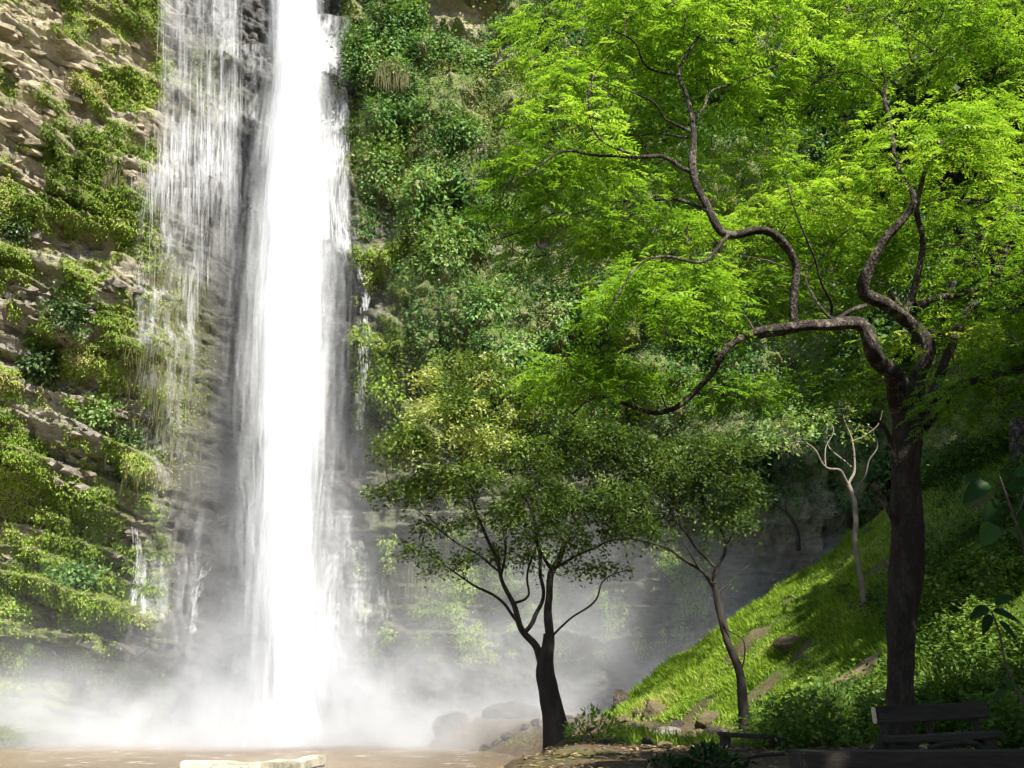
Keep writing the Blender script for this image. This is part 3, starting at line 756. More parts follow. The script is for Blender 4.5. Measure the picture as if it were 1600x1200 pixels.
tint = np.clip(.46 - .32 * sstep(1, 6, pos[:, 0]) + .42 * clump + .24 * clump2 + rng.normal(0, .12, n), 0, 1)  # right side darker: blue-green leaves plus the wall's shade painted into the tint
csz = np.clip(1 + 1.1 * fbm(pos[:, 0] * .33 + 9, pos[:, 2] * .33, 1, 2, 133), .5, 1.9)
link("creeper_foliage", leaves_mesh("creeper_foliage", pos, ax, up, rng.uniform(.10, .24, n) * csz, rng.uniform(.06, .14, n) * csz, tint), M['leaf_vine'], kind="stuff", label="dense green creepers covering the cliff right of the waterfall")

pos, nrm = cull(*scatter_on_cliff(1300000, np.clip(fern + .25 * veil_green + .20 * lf * sstep(-.4, .3, nz3 + .4 * nz2), 0, 1), (-30, 8), (-1, 40)))
sel = rng.permutation(len(pos))[:200000]; pos, nrm = pos[sel], nrm[sel]
n = len(pos)
c1 = fbm(pos[:, 0] * .5, pos[:, 2] * .5, 5, 3, 140); c2 = fbm(pos[:, 0] * 1.6, pos[:, 2] * 1.4, 3, 2, 150)
pos = pos + nrm * rng.exponential(.08, n)[:, None]
ax = unit(nrm * .35 + np.array((0, -.1, -.7)) + rng.normal(0, .4, (n, 3))); up = unit(nrm + np.array((0, 0, .5)) + rng.normal(0, .3, (n, 3)))
tint = np.clip(.55 + .35 * c1 + .2 * c2 + rng.normal(0, .15, n), 0, 1)
link("fern_foliage", leaves_mesh("fern_foliage", pos, ax, up, rng.uniform(.06, .17, n), rng.uniform(.035, .075, n), tint), M['leaf_fern'], kind="stuff", label="bright green ferns and moss in patches on the rock left and right of the falls")
# hanging dry grass behind the veil and on ledges
def hang(n, fn, name, label, L=(.5, 1.6), tint0=.5):
    px, py = fn(n); q = on_cliff(px, py); q[:, 1] -= rng.uniform(.05, .3, n)
    ax = np.array((0, -.04, -1)) + rng.normal(0, .07, (n, 3))
    link(name, leaves_mesh(name, q, ax, np.array((0, -1, .1)) + rng.normal(0, .3, (n, 3)), rng.uniform(L[0], L[1], n), rng.uniform(.012, .035, n), np.clip(tint0 + rng.normal(0, .25, n), 0, 1)), M['leaf_dry'], kind="stuff", label=label)
hang(1000, lambda n: (rng.normal(258, 30, n), rng.uniform(400, 740, n)), "hanging_grass", "brownish grass hanging down the wet rock under the thin veil")
hang(520, lambda n: (np.concatenate([rng.normal(180, 8, n // 3), rng.normal(600, 22, n // 3), rng.normal(660, 30, n - 2 * (n // 3))]), np.concatenate([rng.normal(272, 14, n // 3), rng.normal(690, 26, n // 3), rng.normal(900, 22, n - 2 * (n // 3))])), "hanging_grass", "tufts of dry grass hanging from small ledges of the cliff", (.5, 1.3))

def cliff_shrub(px, py, rx, ry, label, mat='leaf_dark', n=1500, t0=.5, strands=0, name="cliff_shrub", group="shrubs clinging to the cliff"):
    c = on_cliff([px], [py], Ysm)[0]; s = c[1] / FPX
    root = empty(name, c, label, "shrub", group)
    d = rand_unit(n); r = rng.uniform(.25, 1.1, n)
    lump = 1 + .65 * fbm(d[:, 0] * 2.2 + px, d[:, 1] * 2.2, d[:, 2] * 2.2 + py, 3, 3)
    q = c + np.array((0, -.35, 0)) + d * (r * lump)[:, None] * np.array((rx * s, min(rx * s, 1.0), ry * s))
    part("foliage", leaves_mesh("foliage", q, d + rng.normal(0, .6, (n, 3)) + np.array((0, 0, -.4)), d + np.array((0, 0, .7)) + rng.normal(0, .4, (n, 3)), rng.uniform(.13, .27, n), rng.uniform(.08, .15, n), np.clip(t0 + rng.normal(0, .18, n), 0, 1)), M[mat], root)
    st = []
    for k in range(9):
        tip = c + np.array((0, -.35, 0)) + rand_unit(1)[0] * np.array((rx * s, .8, ry * s)) * .7
        st.append(smooth_line([c + np.array((0, .3, -.2)), (c + tip) / 2 + rng.normal(0, .1, 3), tip], [.04, .025, .01], .2))
    part("stem", tubes(st, 5, "stem"), M['twig'], root)
    if strands:
        a = c + np.stack([rng.normal(0, rx * s * .5, strands), rng.uniform(-1.1, -.5, strands), rng.uniform(-.9, .6, strands) * ry * s], -1)
        ax = np.array((0, -.02, -1)) + rng.normal(0, .08, (strands, 3))
        part("hanging_strands", leaves_mesh("hanging_strands", a, ax, np.array((0, -1, 0)) + rng.normal(0, .3, (strands, 3)), rng.uniform(.3, 1.5, strands) , .028, np.clip(.6 + rng.normal(0, .2, strands), 0, 1)), M['leaf_dry'], root)
cliff_shrub(618, 118, 26, 24, "pale drooping bush with straw strands under a rock overhang", 'leaf_vine', 900, .75, 520)
cliff_shrub(112, 492, 42, 48, "dark leafy shrub on the left cliff below the buff overhang", 'leaf_dark', 2200, .55)
cliff_shrub(70, 560, 34, 44, "dark grey-green shrub hanging lower left of the other dark shrub", 'leaf_dark', 1800, .6)
cliff_shrub(160, 650, 34, 26, "bright round shrub above the grey wet rock on the left cliff", 'leaf_vine', 1200, .75)
cliff_shrub(205, 690, 26, 20, "small dull shrub at the edge of the thin veil", 'leaf_dark', 800, .6)
cliff_shrub(30, 360, 22, 26, "dull brownish shrub at the picture's edge on the left cliff", 'leaf_dark', 700, .55)
cliff_shrub(120, 900, 40, 22, "low dark creeper clump on the lower left cliff", 'leaf_vine', 1200, .4)
cliff_shrub(860, 50, 60, 46, "dark bushy shrub high on the cliff behind the big tree's tip", 'leaf_dark', 2600, .65)
cliff_shrub(560, 90, 30, 60, "dark shrub beside the top of the main waterfall", 'leaf_vine', 1800, .35)
cliff_shrub(640, 30, 40, 34, "green shrub below the ochre rock at the top edge", 'leaf_vine', 1600, .55)
cliff_shrub(720, 210, 46, 40, "bulging green shrub in the middle of the creeper wall", 'leaf_vine', 1900, .6)
cliff_shrub(600, 260, 44, 60, "bulging pale green shrub right of the main waterfall", 'leaf_vine', 2400, .7)
cliff_shrub(690, 400, 52, 60, "large bright shrub low in the creeper wall", 'leaf_vine', 2600, .75)
cliff_shrub(760, 480, 50, 50, "leafy shrub above the cream topped tree", 'leaf_vine', 2200, .6)
cliff_shrub(600, 590, 28, 52, "hanging mossy shrub below the ledge right of the twin strands", 'leaf_fern', 1900, .5)

# ================================================================== TREES
def px_line(pix, Y0):
    """pix: (px, py, width px, depth offset) -> world points and radii"""
    pts = np.array([P(a[0], a[1], Y0 + (a[3] if len(a) > 3 else 0)) for a in pix])
    rad = np.array([a[2] * .5 * (Y0 + (a[3] if len(a) > 3 else 0)) / FPX for a in pix])
    return pts, rad
def sprigs(name, pos, out, size, tint, mat, root, npin=6, wide=.10):
    """feathery leaves: each a row of paired drooping leaflets along one midrib"""
    n = len(pos); out = unit(out); size = np.broadcast_to(size, (n,))
    up = unit(np.array((0, 0, 1.0)) + rng.normal(0, .28, (n, 3))); side = unit(np.cross(out, up)); up = np.cross(side, out)
    PP, AA, NN, LL, WW, TT = [], [], [], [], [], []
    for k in range(npin):
        t = (k + .5) / npin
        base_ = pos + out * (t * size)[:, None] - up * (.34 * t * t * size)[:, None]
        prof = .34 * math.sin(math.pi * (.18 + .75 * t)) + .05
        for sg in (-1, 1):
            PP.append(base_); AA.append(side * sg * .9 + out * .55 - up * .30 + rng.normal(0, .14, (n, 3))); NN.append(up + rng.normal(0, .25, (n, 3)))
            LL.append(size * prof * rng.uniform(.8, 1.25, n)); WW.append(size * wide * rng.uniform(.8, 1.2, n)); TT.append(np.clip(tint + rng.normal(0, .09, n), 0, 1))
    return part(name, leaves_mesh(name, *[np.concatenate(q) for q in (PP, AA, NN, LL, WW, TT)]), mat, root)
def pad_points(c, rx, ry, rd, n, seed, thick=.5, thr=-.36):
    """points in a drooping umbrella of foliage"""
    r = np.sqrt(rng.uniform(0, 1, n)); th = rng.uniform(0, 2 * np.pi, n)
    u, v = r * np.cos(th), r * np.sin(th)
    r = r * (1 + .22 * vnoise(np.cos(th) * 1.6 + seed * 3.3, np.sin(th) * 1.6, 0, 35)); u, v = r * np.cos(th), r * np.sin(th)
    lump = fbm(u * 2.2 + seed * 5.1, v * 2.2, 0, 3, 33)
    zz = (1 - r ** 2) * ry * 1.0 - ry * .5 + lump * ry * .7 - rng.exponential(thick * .35, n) * ry
    keep = lump + rng.normal(0, .25, n) > thr
    q = np.stack([u * rx, v * rd, zz], -1)[keep] + c
    d = np.stack([u, v, 0 * u], -1)[keep]
    return q, unit(d + rng.normal(0, .55, (len(d), 3)) * np.array((1, 1, .25)))
def connect(nodes, targets, r0=.016, sag=.15):
    """twigs from the nearest point of the skeleton to each target"""
    out = []
    for t in targets:
        d = np.linalg.norm((nodes - t) * np.array((1, 1, 1.3)), axis=1); k = int(np.argmin(d)); a = nodes[k]
        if d[k] < .15 or d[k] > 4: continue
        m = (a + t) / 2 + rng.normal(0, .10 * d[k], 3) + np.array((0, 0, sag * d[k] * .4))
        ln, rd = smooth_line([a, m, t], [r0 * (.8 + .25 * d[k]), r0 * .7, r0 * .3], .18, .03, len(out))
        out.append((ln, rd)); nodes = np.vstack([nodes, ln[2:]])
    return out, nodes

# ---------------------------------------------------------------- the big spreading tree
BT_Y = 13.0
big = empty("spreading_tree", hit(1402, 1152, 13, 18) if False else P(1402, 1152, BT_Y), "big dark-trunked tree with wide feathery lime green crown", "tree")
g0 = ground_h(big.location[0], big.location[1]); 
trunk_pix = [(1400, 1185, 84), (1402, 1150, 62), (1404, 1110, 48), (1406, 1050, 45), (1411, 960, 52), (1417, 880, 55), (1417, 800, 52), (1416, 730, 50), (1419, 680, 54), (1416, 640, 52), (1404, 600, 38), (1396, 585, 34)]
pt, rd = smooth_line(*px_line(trunk_pix, BT_Y), .10); rd = rd * .88
part("trunk", tubes([(pt, rd)], 24, "trunk", .17), M['bark_trunk'], big)
limbs_pix = [
    [(1408, 640, 38), (1395, 590, 35), (1365, 540, 33), (1345, 508, 28), (1300, 512, 22, -.2), (1240, 517, 19, -.4), (1185, 524, 15, -.6), (1130, 552, 13, -.8), (1100, 592, 12, -.9), (1075, 632, 12, -1.0), (1040, 642, 10, -1.0), (985, 634, 8, -1.0), (930, 620, 6, -1.1), (900, 640, 4, -1.2)],
    [(1240, 518, 17, -.4), (1243, 470, 17, -.5), (1251, 425, 17, -.6), (1243, 392, 17, -.7), (1220, 366, 17, -.8), (1190, 357, 16, -.8), (1142, 362, 17, -.9), (1110, 330, 16, -.9), (1085, 290, 15, -.9), (1078, 255, 14, -.9), (1080, 210, 12, -.8), (1072, 160, 9, -.7), (1062, 112, 8, -.6), (1085, 70, 6, -.5), (1112, 30, 4, -.4)],
    [(1345, 508, 20), (1290, 506, 14, .4), (1225, 522, 12, .7), (1170, 532, 10, .9), (1120, 520, 6, 1.2), (1060, 500, 4, 1.5)],
    [(1080, 268, 8, -.9), (1040, 250, 8, -1.1), (970, 238, 7, -1.4), (900, 235, 6, -1.6), (850, 258, 4, -1.8), (810, 280, 2.5, -2)],
    [(1108, 330, 8, -.9), (1060, 315, 7, -.6), (1020, 310, 6, -.3), (960, 322, 5, 0), (880, 330, 4, .3), (820, 352, 3, .5), (770, 370, 2, .6)],
    [(1140, 365, 8, -.9), (1115, 395, 7, -1.1), (1095, 412, 6, -1.3), (1040, 402, 5, -1.6), (985, 415, 4, -1.9), (965, 450, 3, -2), (950, 490, 2, -2)],
    [(1076, 205, 6, -.8), (1040, 185, 4, -1.0), (1022, 156, 4, -1.2), (960, 132, 3, -1.4), (920, 120, 2, -1.6)],
    [(1082, 190, 7, -.8), (1104, 165, 5, -.6), (1116, 140, 5, -.4), (1160, 125, 4, -.2), (1212, 100, 3, 0), (1260, 70, 2, .2)],
    [(1064, 118, 6, -.6), (1010, 103, 5, -.9), (990, 70, 4, -1.1), (960, 50, 2.5, -1.3)],
    [(985, 240, 6, -1.4), (928, 210, 4, -1.7), (922, 160, 4, -1.8), (928, 120, 3, -1.8), (950, 90, 2, -1.9)],
    [(1074, 215, 5, -.8), (1030, 208, 4, -.3), (985, 212, 3, .2), (940, 190, 2, .5)],
    [(1425, 650, 34), (1440, 590, 28, .4), (1446, 540, 26, .8), (1425, 505, 25, .9), (1390, 480, 25, .7), (1352, 455, 26, .4), (1358, 420, 23, .2), (1384, 380, 19, 0), (1412, 335, 14, -.2), (1426, 300, 11, -.3), (1400, 250, 9, 0), (1388, 190, 8, .5), (1390, 130, 7, .9), (1430, 95, 5, 1.2), (1470, 78, 4, 1.5)],
    [(1388, 165, 6, .7), (1370, 140, 5, .5), (1330, 115, 4, .3), (1285, 122, 3, 0), (1250, 150, 2, -.2)],
    [(1410, 500, 18, .9), (1424, 465, 15, .9), (1434, 425, 13, .8), (1442, 370, 11, .7), (1432, 310, 10, .6), (1450, 250, 8, .6), (1490, 210, 6, .8), (1530, 190, 4, 1)],
    [(1428, 478, 14, .9), (1470, 460, 12, 1.2), (1520, 452, 11, 1.5), (1580, 430, 8, 1.8), (1640, 380, 6, 2)],
    [(1436, 660, 26), (1462, 610, 20, -.3), (1480, 555, 17, -.5), (1500, 500, 16, -.6), (1525, 468, 15, -.7), (1552, 438, 12, -.8), (1580, 380, 9, -.9), (1590, 300, 6, -1), (1560, 240, 4, -1)],
    [(1442, 668, 22), (1482, 612, 19, -.6), (1530, 592, 15, -1.1), (1600, 576, 11, -1.6), (1680, 555, 9, -2), (1760, 500, 6, -2.2)],
    [(1352, 478, 9, .4), (1322, 488, 8, .1), (1296, 500, 8, -.1), (1270, 470, 5, .2), (1262, 430, 4, .4), (1300, 380, 3, .6)],
    [(1300, 510, 8, -.2), (1292, 460, 5, -.8), (1270, 400, 4, -1.3), (1240, 330, 3, -1.6), (1230, 280, 2, -1.8)],
    [(1445, 560, 16, .8), (1400, 470, 10, 1.8), (1330, 400, 8, 2.4), (1270, 330, 6, 2.8), (1200, 270, 4, 3)],
    [(1446, 545, 16, .8), (1480, 470, 10, 2), (1530, 380, 8, 2.8), (1580, 320, 5, 3.2)],
    [(1408, 740, 16, 0), (1388, 672, 9, -.3), (1372, 648, 4, -.4)],
    [(1418, 850, 16, 0), (1392, 806, 12, -.1), (1376, 778, 11, -.1), (1362, 758, 8, -.1)],
]
nodes = []
for k, lp in enumerate(limbs_pix):
    if k == 15: lp = [(q[0], q[1], q[2], (q[3] if len(q) > 3 else 0) + 1.6 * sstep(600, 430, q[1])) for q in lp]
    if k in (0, 11, 13, 14, 16, 17): lp = [(q[0], q[1], q[2], (q[3] if len(q) > 3 else 0) - .9 * sstep(650, 520, q[1])) for q in lp]
    if k in (1, 3, 4, 5, 6, 7, 8, 9, 10): lp = [(q[0], q[1], q[2], q[3] - .9) for q in lp]
    a, b = smooth_line(*px_line(lp, BT_Y), .08, .06, k); b = b * .82
    nodes.append(a)
    part("limb", tubes([(a, b)], 14 if k < 3 else 10, "limb", .26), M['bark_big'], big)
nodes = np.vstack(nodes)
BIGPADS = [  # px, py, rx, ry, depth offset, density, tint (sunlit pads painted lighter, shaded lower pads darker)
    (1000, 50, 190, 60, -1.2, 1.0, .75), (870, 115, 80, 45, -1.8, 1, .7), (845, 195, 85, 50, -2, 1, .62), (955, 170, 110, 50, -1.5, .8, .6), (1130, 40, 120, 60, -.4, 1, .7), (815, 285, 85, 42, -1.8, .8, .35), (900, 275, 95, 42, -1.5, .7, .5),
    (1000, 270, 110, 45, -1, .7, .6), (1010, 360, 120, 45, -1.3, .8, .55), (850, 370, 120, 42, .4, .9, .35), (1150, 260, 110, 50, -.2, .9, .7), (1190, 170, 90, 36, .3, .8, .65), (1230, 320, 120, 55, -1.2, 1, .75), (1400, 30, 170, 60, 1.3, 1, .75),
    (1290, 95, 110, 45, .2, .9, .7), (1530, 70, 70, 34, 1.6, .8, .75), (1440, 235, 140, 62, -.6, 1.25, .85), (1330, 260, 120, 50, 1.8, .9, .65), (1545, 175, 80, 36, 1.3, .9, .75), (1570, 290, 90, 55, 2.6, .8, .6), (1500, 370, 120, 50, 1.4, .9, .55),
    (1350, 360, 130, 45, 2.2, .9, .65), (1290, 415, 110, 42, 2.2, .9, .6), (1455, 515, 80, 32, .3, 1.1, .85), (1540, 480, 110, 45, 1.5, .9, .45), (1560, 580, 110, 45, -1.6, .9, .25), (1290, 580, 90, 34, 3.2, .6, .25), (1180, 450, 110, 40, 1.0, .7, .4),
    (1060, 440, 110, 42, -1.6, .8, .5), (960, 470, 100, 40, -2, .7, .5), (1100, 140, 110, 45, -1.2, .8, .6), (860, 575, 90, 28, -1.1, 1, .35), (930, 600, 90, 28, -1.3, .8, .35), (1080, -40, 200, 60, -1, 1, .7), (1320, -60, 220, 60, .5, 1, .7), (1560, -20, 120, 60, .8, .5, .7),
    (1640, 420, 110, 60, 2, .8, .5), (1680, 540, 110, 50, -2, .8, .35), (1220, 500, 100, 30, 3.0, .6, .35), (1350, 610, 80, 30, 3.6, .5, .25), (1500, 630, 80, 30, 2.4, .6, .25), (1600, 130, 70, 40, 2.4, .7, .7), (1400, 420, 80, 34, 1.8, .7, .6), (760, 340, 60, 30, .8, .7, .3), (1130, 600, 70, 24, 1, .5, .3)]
spos, sdir, stint, targets = [], [], [], []
for k, (a, b, rx, ry, dY, dens, tn) in enumerate(BIGPADS):
    dY = (.55 * dY if dY > 0 else dY) + (1.0 if 950 < a < 1240 and 80 < b < 420 else 0)
    if a < 980: a, rx = a + 34, rx * .82
    Y = BT_Y + dY; s = Y / FPX; c = P(a, b, Y)
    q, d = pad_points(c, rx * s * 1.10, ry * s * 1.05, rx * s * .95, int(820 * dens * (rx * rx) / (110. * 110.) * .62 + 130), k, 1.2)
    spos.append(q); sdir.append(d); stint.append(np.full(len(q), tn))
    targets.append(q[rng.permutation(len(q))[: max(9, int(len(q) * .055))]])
tw, _ = connect(nodes, np.vstack(targets), .011)
part("twigs", tubes(tw, 4, "twigs"), M['twig'], big, kind="stuff")
spos = np.vstack(spos); sdir = np.vstack(sdir); stint = np.concatenate(stint)
print("big tree sprigs", len(spos), "twigs", len(tw))
spos = spos + .16 * np.stack([fbm(spos[:, 0] * 1.1, spos[:, 1] * 1.1, spos[:, 2] * 1.1, 3, 61 + q) for q in range(3)], -1) + rng.normal(0, .10, spos.shape) * np.array((1, 1, .6))
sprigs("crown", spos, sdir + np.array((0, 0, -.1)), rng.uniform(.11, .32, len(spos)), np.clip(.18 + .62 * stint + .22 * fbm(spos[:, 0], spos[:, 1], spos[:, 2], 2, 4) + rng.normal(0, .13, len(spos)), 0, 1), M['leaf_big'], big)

# ---------------------------------------------------------------- smaller trees
def small_tree(name, label, Y0, trunk, limbs, pads, mat, bark, tintfn, leafL, dens, root_py, sides=10, twig_r=.007, twig_frac=.13, cat="tree"):
    base_ = P(trunk[0][0], trunk[0][1], Y0)
    root = empty(name, base_, label, cat)
    a, b = smooth_line(*px_line(trunk, Y0), .08, .01, 3)
    part("trunk", tubes([(a, b)], sides + 4, "trunk", .12), M[bark], root)
    nd = [a[len(a) // 2:]]
    for k, lp in enumerate(limbs):
        a, b = smooth_line(*px_line(lp, Y0), .07, .06, k + 9); b = b * .74
        nd.append(a); part("limb", tubes([(a, b)], sides - 2, "limb", .12), M[bark], root)
    nd = np.vstack(nd); PPs, DDs, tg = [], [], []
    for k, (px_, py_, rx, ry, dY, dn) in enumerate(pads):
        Y = Y0 + dY; s = Y / FPX; c = P(px_, py_, Y)
        q, d = pad_points(c, rx * s, ry * s, rx * s * .9, int(dens * dn * rx * ry / 1000.), k + 50, 1.2, -.12)
        PPs.append(q); DDs.append(d); tg.append(q[rng.permutation(len(q))[:max(5, int(len(q) * twig_frac))]])
    if PPs:
        tw, _ = connect(nd, np.vstack(tg), twig_r, .0)
        part("twigs", tubes(tw, 4, "twigs"), M[bark], root, kind="stuff")
        q = np.vstack(PPs); d = np.vstack(DDs)
        # a little spray of leaves at every point
        m = 7
        q = np.repeat(q, m, 0) + rng.normal(0, leafL * .85, (len(q) * m, 3)); d = np.repeat(d, m, 0)
        n = len(q)
        part("crown", leaves_mesh("crown", q, d + rng.normal(0, .55, (n, 3)) + np.array((0, 0, -.25)), np.array((0, 0, 1)) + rng.normal(0, .5, (n, 3)), rng.uniform(.7, 1.3, n) * leafL, rng.uniform(.38, .6, n) * leafL, np.clip(tintfn(q), 0, 1)), M[mat], root)
    return root
def mid_tint(q):
    px, py = proj(q)
    pale = .55 * sstep(-.2, .9, .9 * fbm(q[:, 0] * 1.6, q[:, 1] * 1.6, q[:, 2] * 1.6, 3, 6) + .75 * blob(px, py, 700, 650, 150, 110) - .2 - .3 * sstep(850, 980, px) - .35 * sstep(700, 800, py))
    return .22 + 1.15 * pale - .14 * sstep(820, 960, px) + rng.normal(0, .14, len(q))  # cream leaves upper left; big crown's shadow painted as darker tint at right
T2 = 21.0
small_tree("forked_tree", "forked small tree with cream and green leaves by the pool", T2,
    [(876, 1190, 62), (873, 1168, 46), (866, 1130, 37), (858, 1080, 31), (851, 1048, 29), (856, 1010, 19.5), (856, 990, 15)],
    [[(852, 1050, 22), (835, 1010, 16), (818, 985, 14, -.1), (800, 945, 11, -.3), (783, 900, 8, -.5), (765, 850, 7, -.7), (742, 790, 5, -.9), (715, 720, 3, -1.1)],
     [(851, 1046, 22), (857, 1000, 19.5), (855, 950, 17, .1), (866, 895, 14, .2), (880, 845, 10, .3), (903, 790, 7, .4), (930, 730, 5, .5), (960, 680, 3, .6)],
     [(820, 988, 10, -.1), (840, 962, 9, .2), (848, 915, 8, .4), (842, 860, 7, .6), (835, 800, 5, .8), (825, 720, 4, .9), (810, 650, 3, 1)],
     [(812, 975, 7, -.1), (775, 935, 6, -.1), (740, 915, 5, 0), (700, 885, 3, .1), (660, 850, 2, .2)],
     [(862, 995, 5), (892, 968, 4, -.2), (930, 938, 4, -.3), (945, 905, 3, -.3), (985, 890, 1.6, -.3)],
     [(866, 895, 8, .2), (842, 858, 7, -.2), (832, 810, 6, -.4), (800, 740, 5, -.6), (770, 680, 3, -.8)],
     [(783, 900, 6, -.5), (790, 850, 5, -.2), (770, 780, 4, 0), (730, 700, 3, .2)],
     [(800, 945, 6, -.3), (822, 930, 5, 0), (828, 880, 4, .2), (870, 800, 3, .5)],
     [(868, 888, 6, .2), (900, 868, 5, -.1), (940, 852, 4, -.3), (985, 845, 2.5, -.5)],
     [(780, 893, 5, -.5), (740, 860, 4, -.7), (690, 830, 3, -.9), (640, 790, 2, -1)],
     [(880, 845, 6, .3), (862, 810, 5, .6), (870, 740, 4, .9), (890, 670, 3, 1.1)]],
    [(690, 630, 70, 34, -1.0, 1), (628, 690, 44, 26, -1.2, 1), (770, 588, 70, 30, .2, 1), (735, 680, 70, 26, -.5, .9), (840, 640, 80, 34, .8, 1), (618, 765, 40, 16, -.7, .9), (690, 755, 62, 24, .2, 1), (800, 715, 80, 28, .2, 1), (915, 690, 70, 36, .7, 1.1),
     (900, 785, 76, 26, .2, 1.1), (790, 800, 70, 20, -.6, .9), (690, 820, 40, 14, .2, .8), (965, 765, 50, 26, .6, 1), (760, 862, 34, 10, .4, .6), (905, 850, 44, 10, -.2, .5), (980, 690, 50, 30, 1.2, 1), (870, 600, 70, 26, 1.2, .8), (660, 590, 34, 18, -.3, .8), (720, 560, 50, 18, .5, .8), (650, 860, 30, 12, .1, .8), (700, 880, 40, 12, -.4, .7), (830, 870, 60, 14, .5, .7), (930, 885, 50, 12, .3, .6), (990, 820, 50, 22, .8, 1), (860, 830, 60, 18, -.8, .8), (840, 760, 50, 18, -1.4, .8), (745, 740, 40, 16, -1.5, .8)],
    'leaf_mid', 'bark_grey', mid_tint, .10, 300, 1170)
small_tree("slender_tree", "slender leaning tree with sparse dark crown on the grass edge", 22.0,
    [(1163, 1160, 22), (1162, 1130, 16), (1159, 1070, 14), (1152, 1040, 13), (1136, 1000, 12), (1124, 955, 11), (1116, 915, 10)],
    [[(1116, 918, 9), (1095, 892, 7, -.2), (1060, 868, 5.5, -.4), (1020, 852, 4.5, -.6), (980, 842, 3, -.8)],
     [(1115, 912, 9), (1119, 882, 8, .1), (1131, 862, 6, .2), (1128, 835, 5, .3), (1105, 795, 4, .3), (1085, 740, 3, .3), (1070, 690, 2, .3)],
     [(1118, 888, 6, .1), (1085, 855, 5, .3), (1062, 820, 4, .5), (1035, 770, 3, .6), (1010, 720, 2, .7)],
     [(1131, 860, 4, .2), (1150, 820, 3, 0), (1150, 760, 2.4, -.2), (1140, 700, 2, -.2)],
     [(1124, 955, 4), (1135, 985, 3, -.1), (1160, 1000, 3, -.1), (1163, 1030, 3.5, 0), (1158, 1048, 4, 0)],
     [(1095, 892, 4, -.2), (1070, 850, 3, -.6), (1050, 800, 2, -.9)], [(1122, 925, 3), (1150, 900, 2, .2), (1175, 880, 1.4, .3)]],
    [(1060, 700, 90, 36, .2, 1), (1020, 760, 80, 32, .4, 1), (1110, 750, 70, 34, .1, 1), (1140, 810, 46, 30, -.1, .8), (1010, 830, 50, 16, -.6, .6), (1070, 800, 60, 22, .3, .8), (1145, 700, 50, 26, -.2, .7), (1160, 760, 36, 22, -.1, .6)],
    'leaf_mid', 'bark_grey', lambda q: .14 + .3 * sstep(.1, .7, fbm(q[:, 0] * 1.3, q[:, 1], q[:, 2] * 1.3, 2, 8)) + rng.normal(0, .1, len(q)), .10, 250, 1140)
bt = hit(1350, 945, 14)
small_tree("pale_bare_tree", "nearly leafless pale-barked small tree on the slope left of the big trunk", float(bt[1]),
    [(1351, 955, 12), (1350, 935, 10), (1344, 895, 8), (1336, 850, 8), (1337, 815, 8), (1334, 780, 7.5), (1326, 757, 7)],
    [[(1326, 758, 6), (1312, 735, 5, -.2), (1292, 730, 4.5, -.3), (1272, 705, 3.5, -.5), (1252, 692, 2.6, -.6), (1222, 700, 1.8, -.8)],
     [(1326, 757, 6), (1333, 735, 5, .2), (1333, 705, 4, .3), (1326, 670, 3, .4), (1318, 650, 2, .5)],
     [(1330, 730, 4, .2), (1300, 705, 3, .4), (1290, 690, 2.4, .5), (1294, 665, 2, .5)],
     [(1334, 775, 4), (1350, 748, 3.6, -.2), (1358, 720, 3, -.3), (1370, 695, 2, -.3), (1362, 668, 1.6, -.3)],
     [(1290, 728, 3, -.3), (1290, 700, 2.6, -.1), (1303, 670, 2, 0), (1290, 650, 1.6, .1)],
     [(1273, 706, 2.6, -.5), (1240, 680, 2, -.4), (1215, 660, 1.6, -.3)], [(1330, 690, 3, .3), (1350, 680, 2.4, .4), (1372, 664, 2, .5), (1378, 640, 1.6, .5)]],
    [(1225, 655, 36, 14, -.4, .9), (1275, 650, 34, 12, .1, .7), (1210, 690, 26, 10, -.7, .5), (1340, 672, 40, 10, .3, .35), (1300, 640, 40, 12, .3, .5)],
    'leaf_vine', 'bark_pale', lambda q: .80 + rng.normal(0, .12, len(q)), .13, 210, 940, twig_r=.010, twig_frac=.4)
small_tree("small_bare_tree", "tiny crooked leafless tree standing in mist behind the grass crest", 33.5,
    [(1247, 860, 8), (1247, 838, 6), (1240, 815, 5.5), (1228, 800, 5)], [[(1228, 800, 4), (1215, 790, 3), (1205, 770, 2), (1190, 765, 1.4)], [(1230, 802, 3.5), (1226, 780, 3), (1232, 750, 2), (1228, 730, 1.4)], [(1240, 815, 3), (1252, 800, 2), (1256, 775, 1.4)]],
    [(1205, 760, 22, 8, 0, .5)], 'leaf_dark', 'bark_grey', lambda q: .5 + rng.normal(0, .1, len(q)), .18, 120, 860)

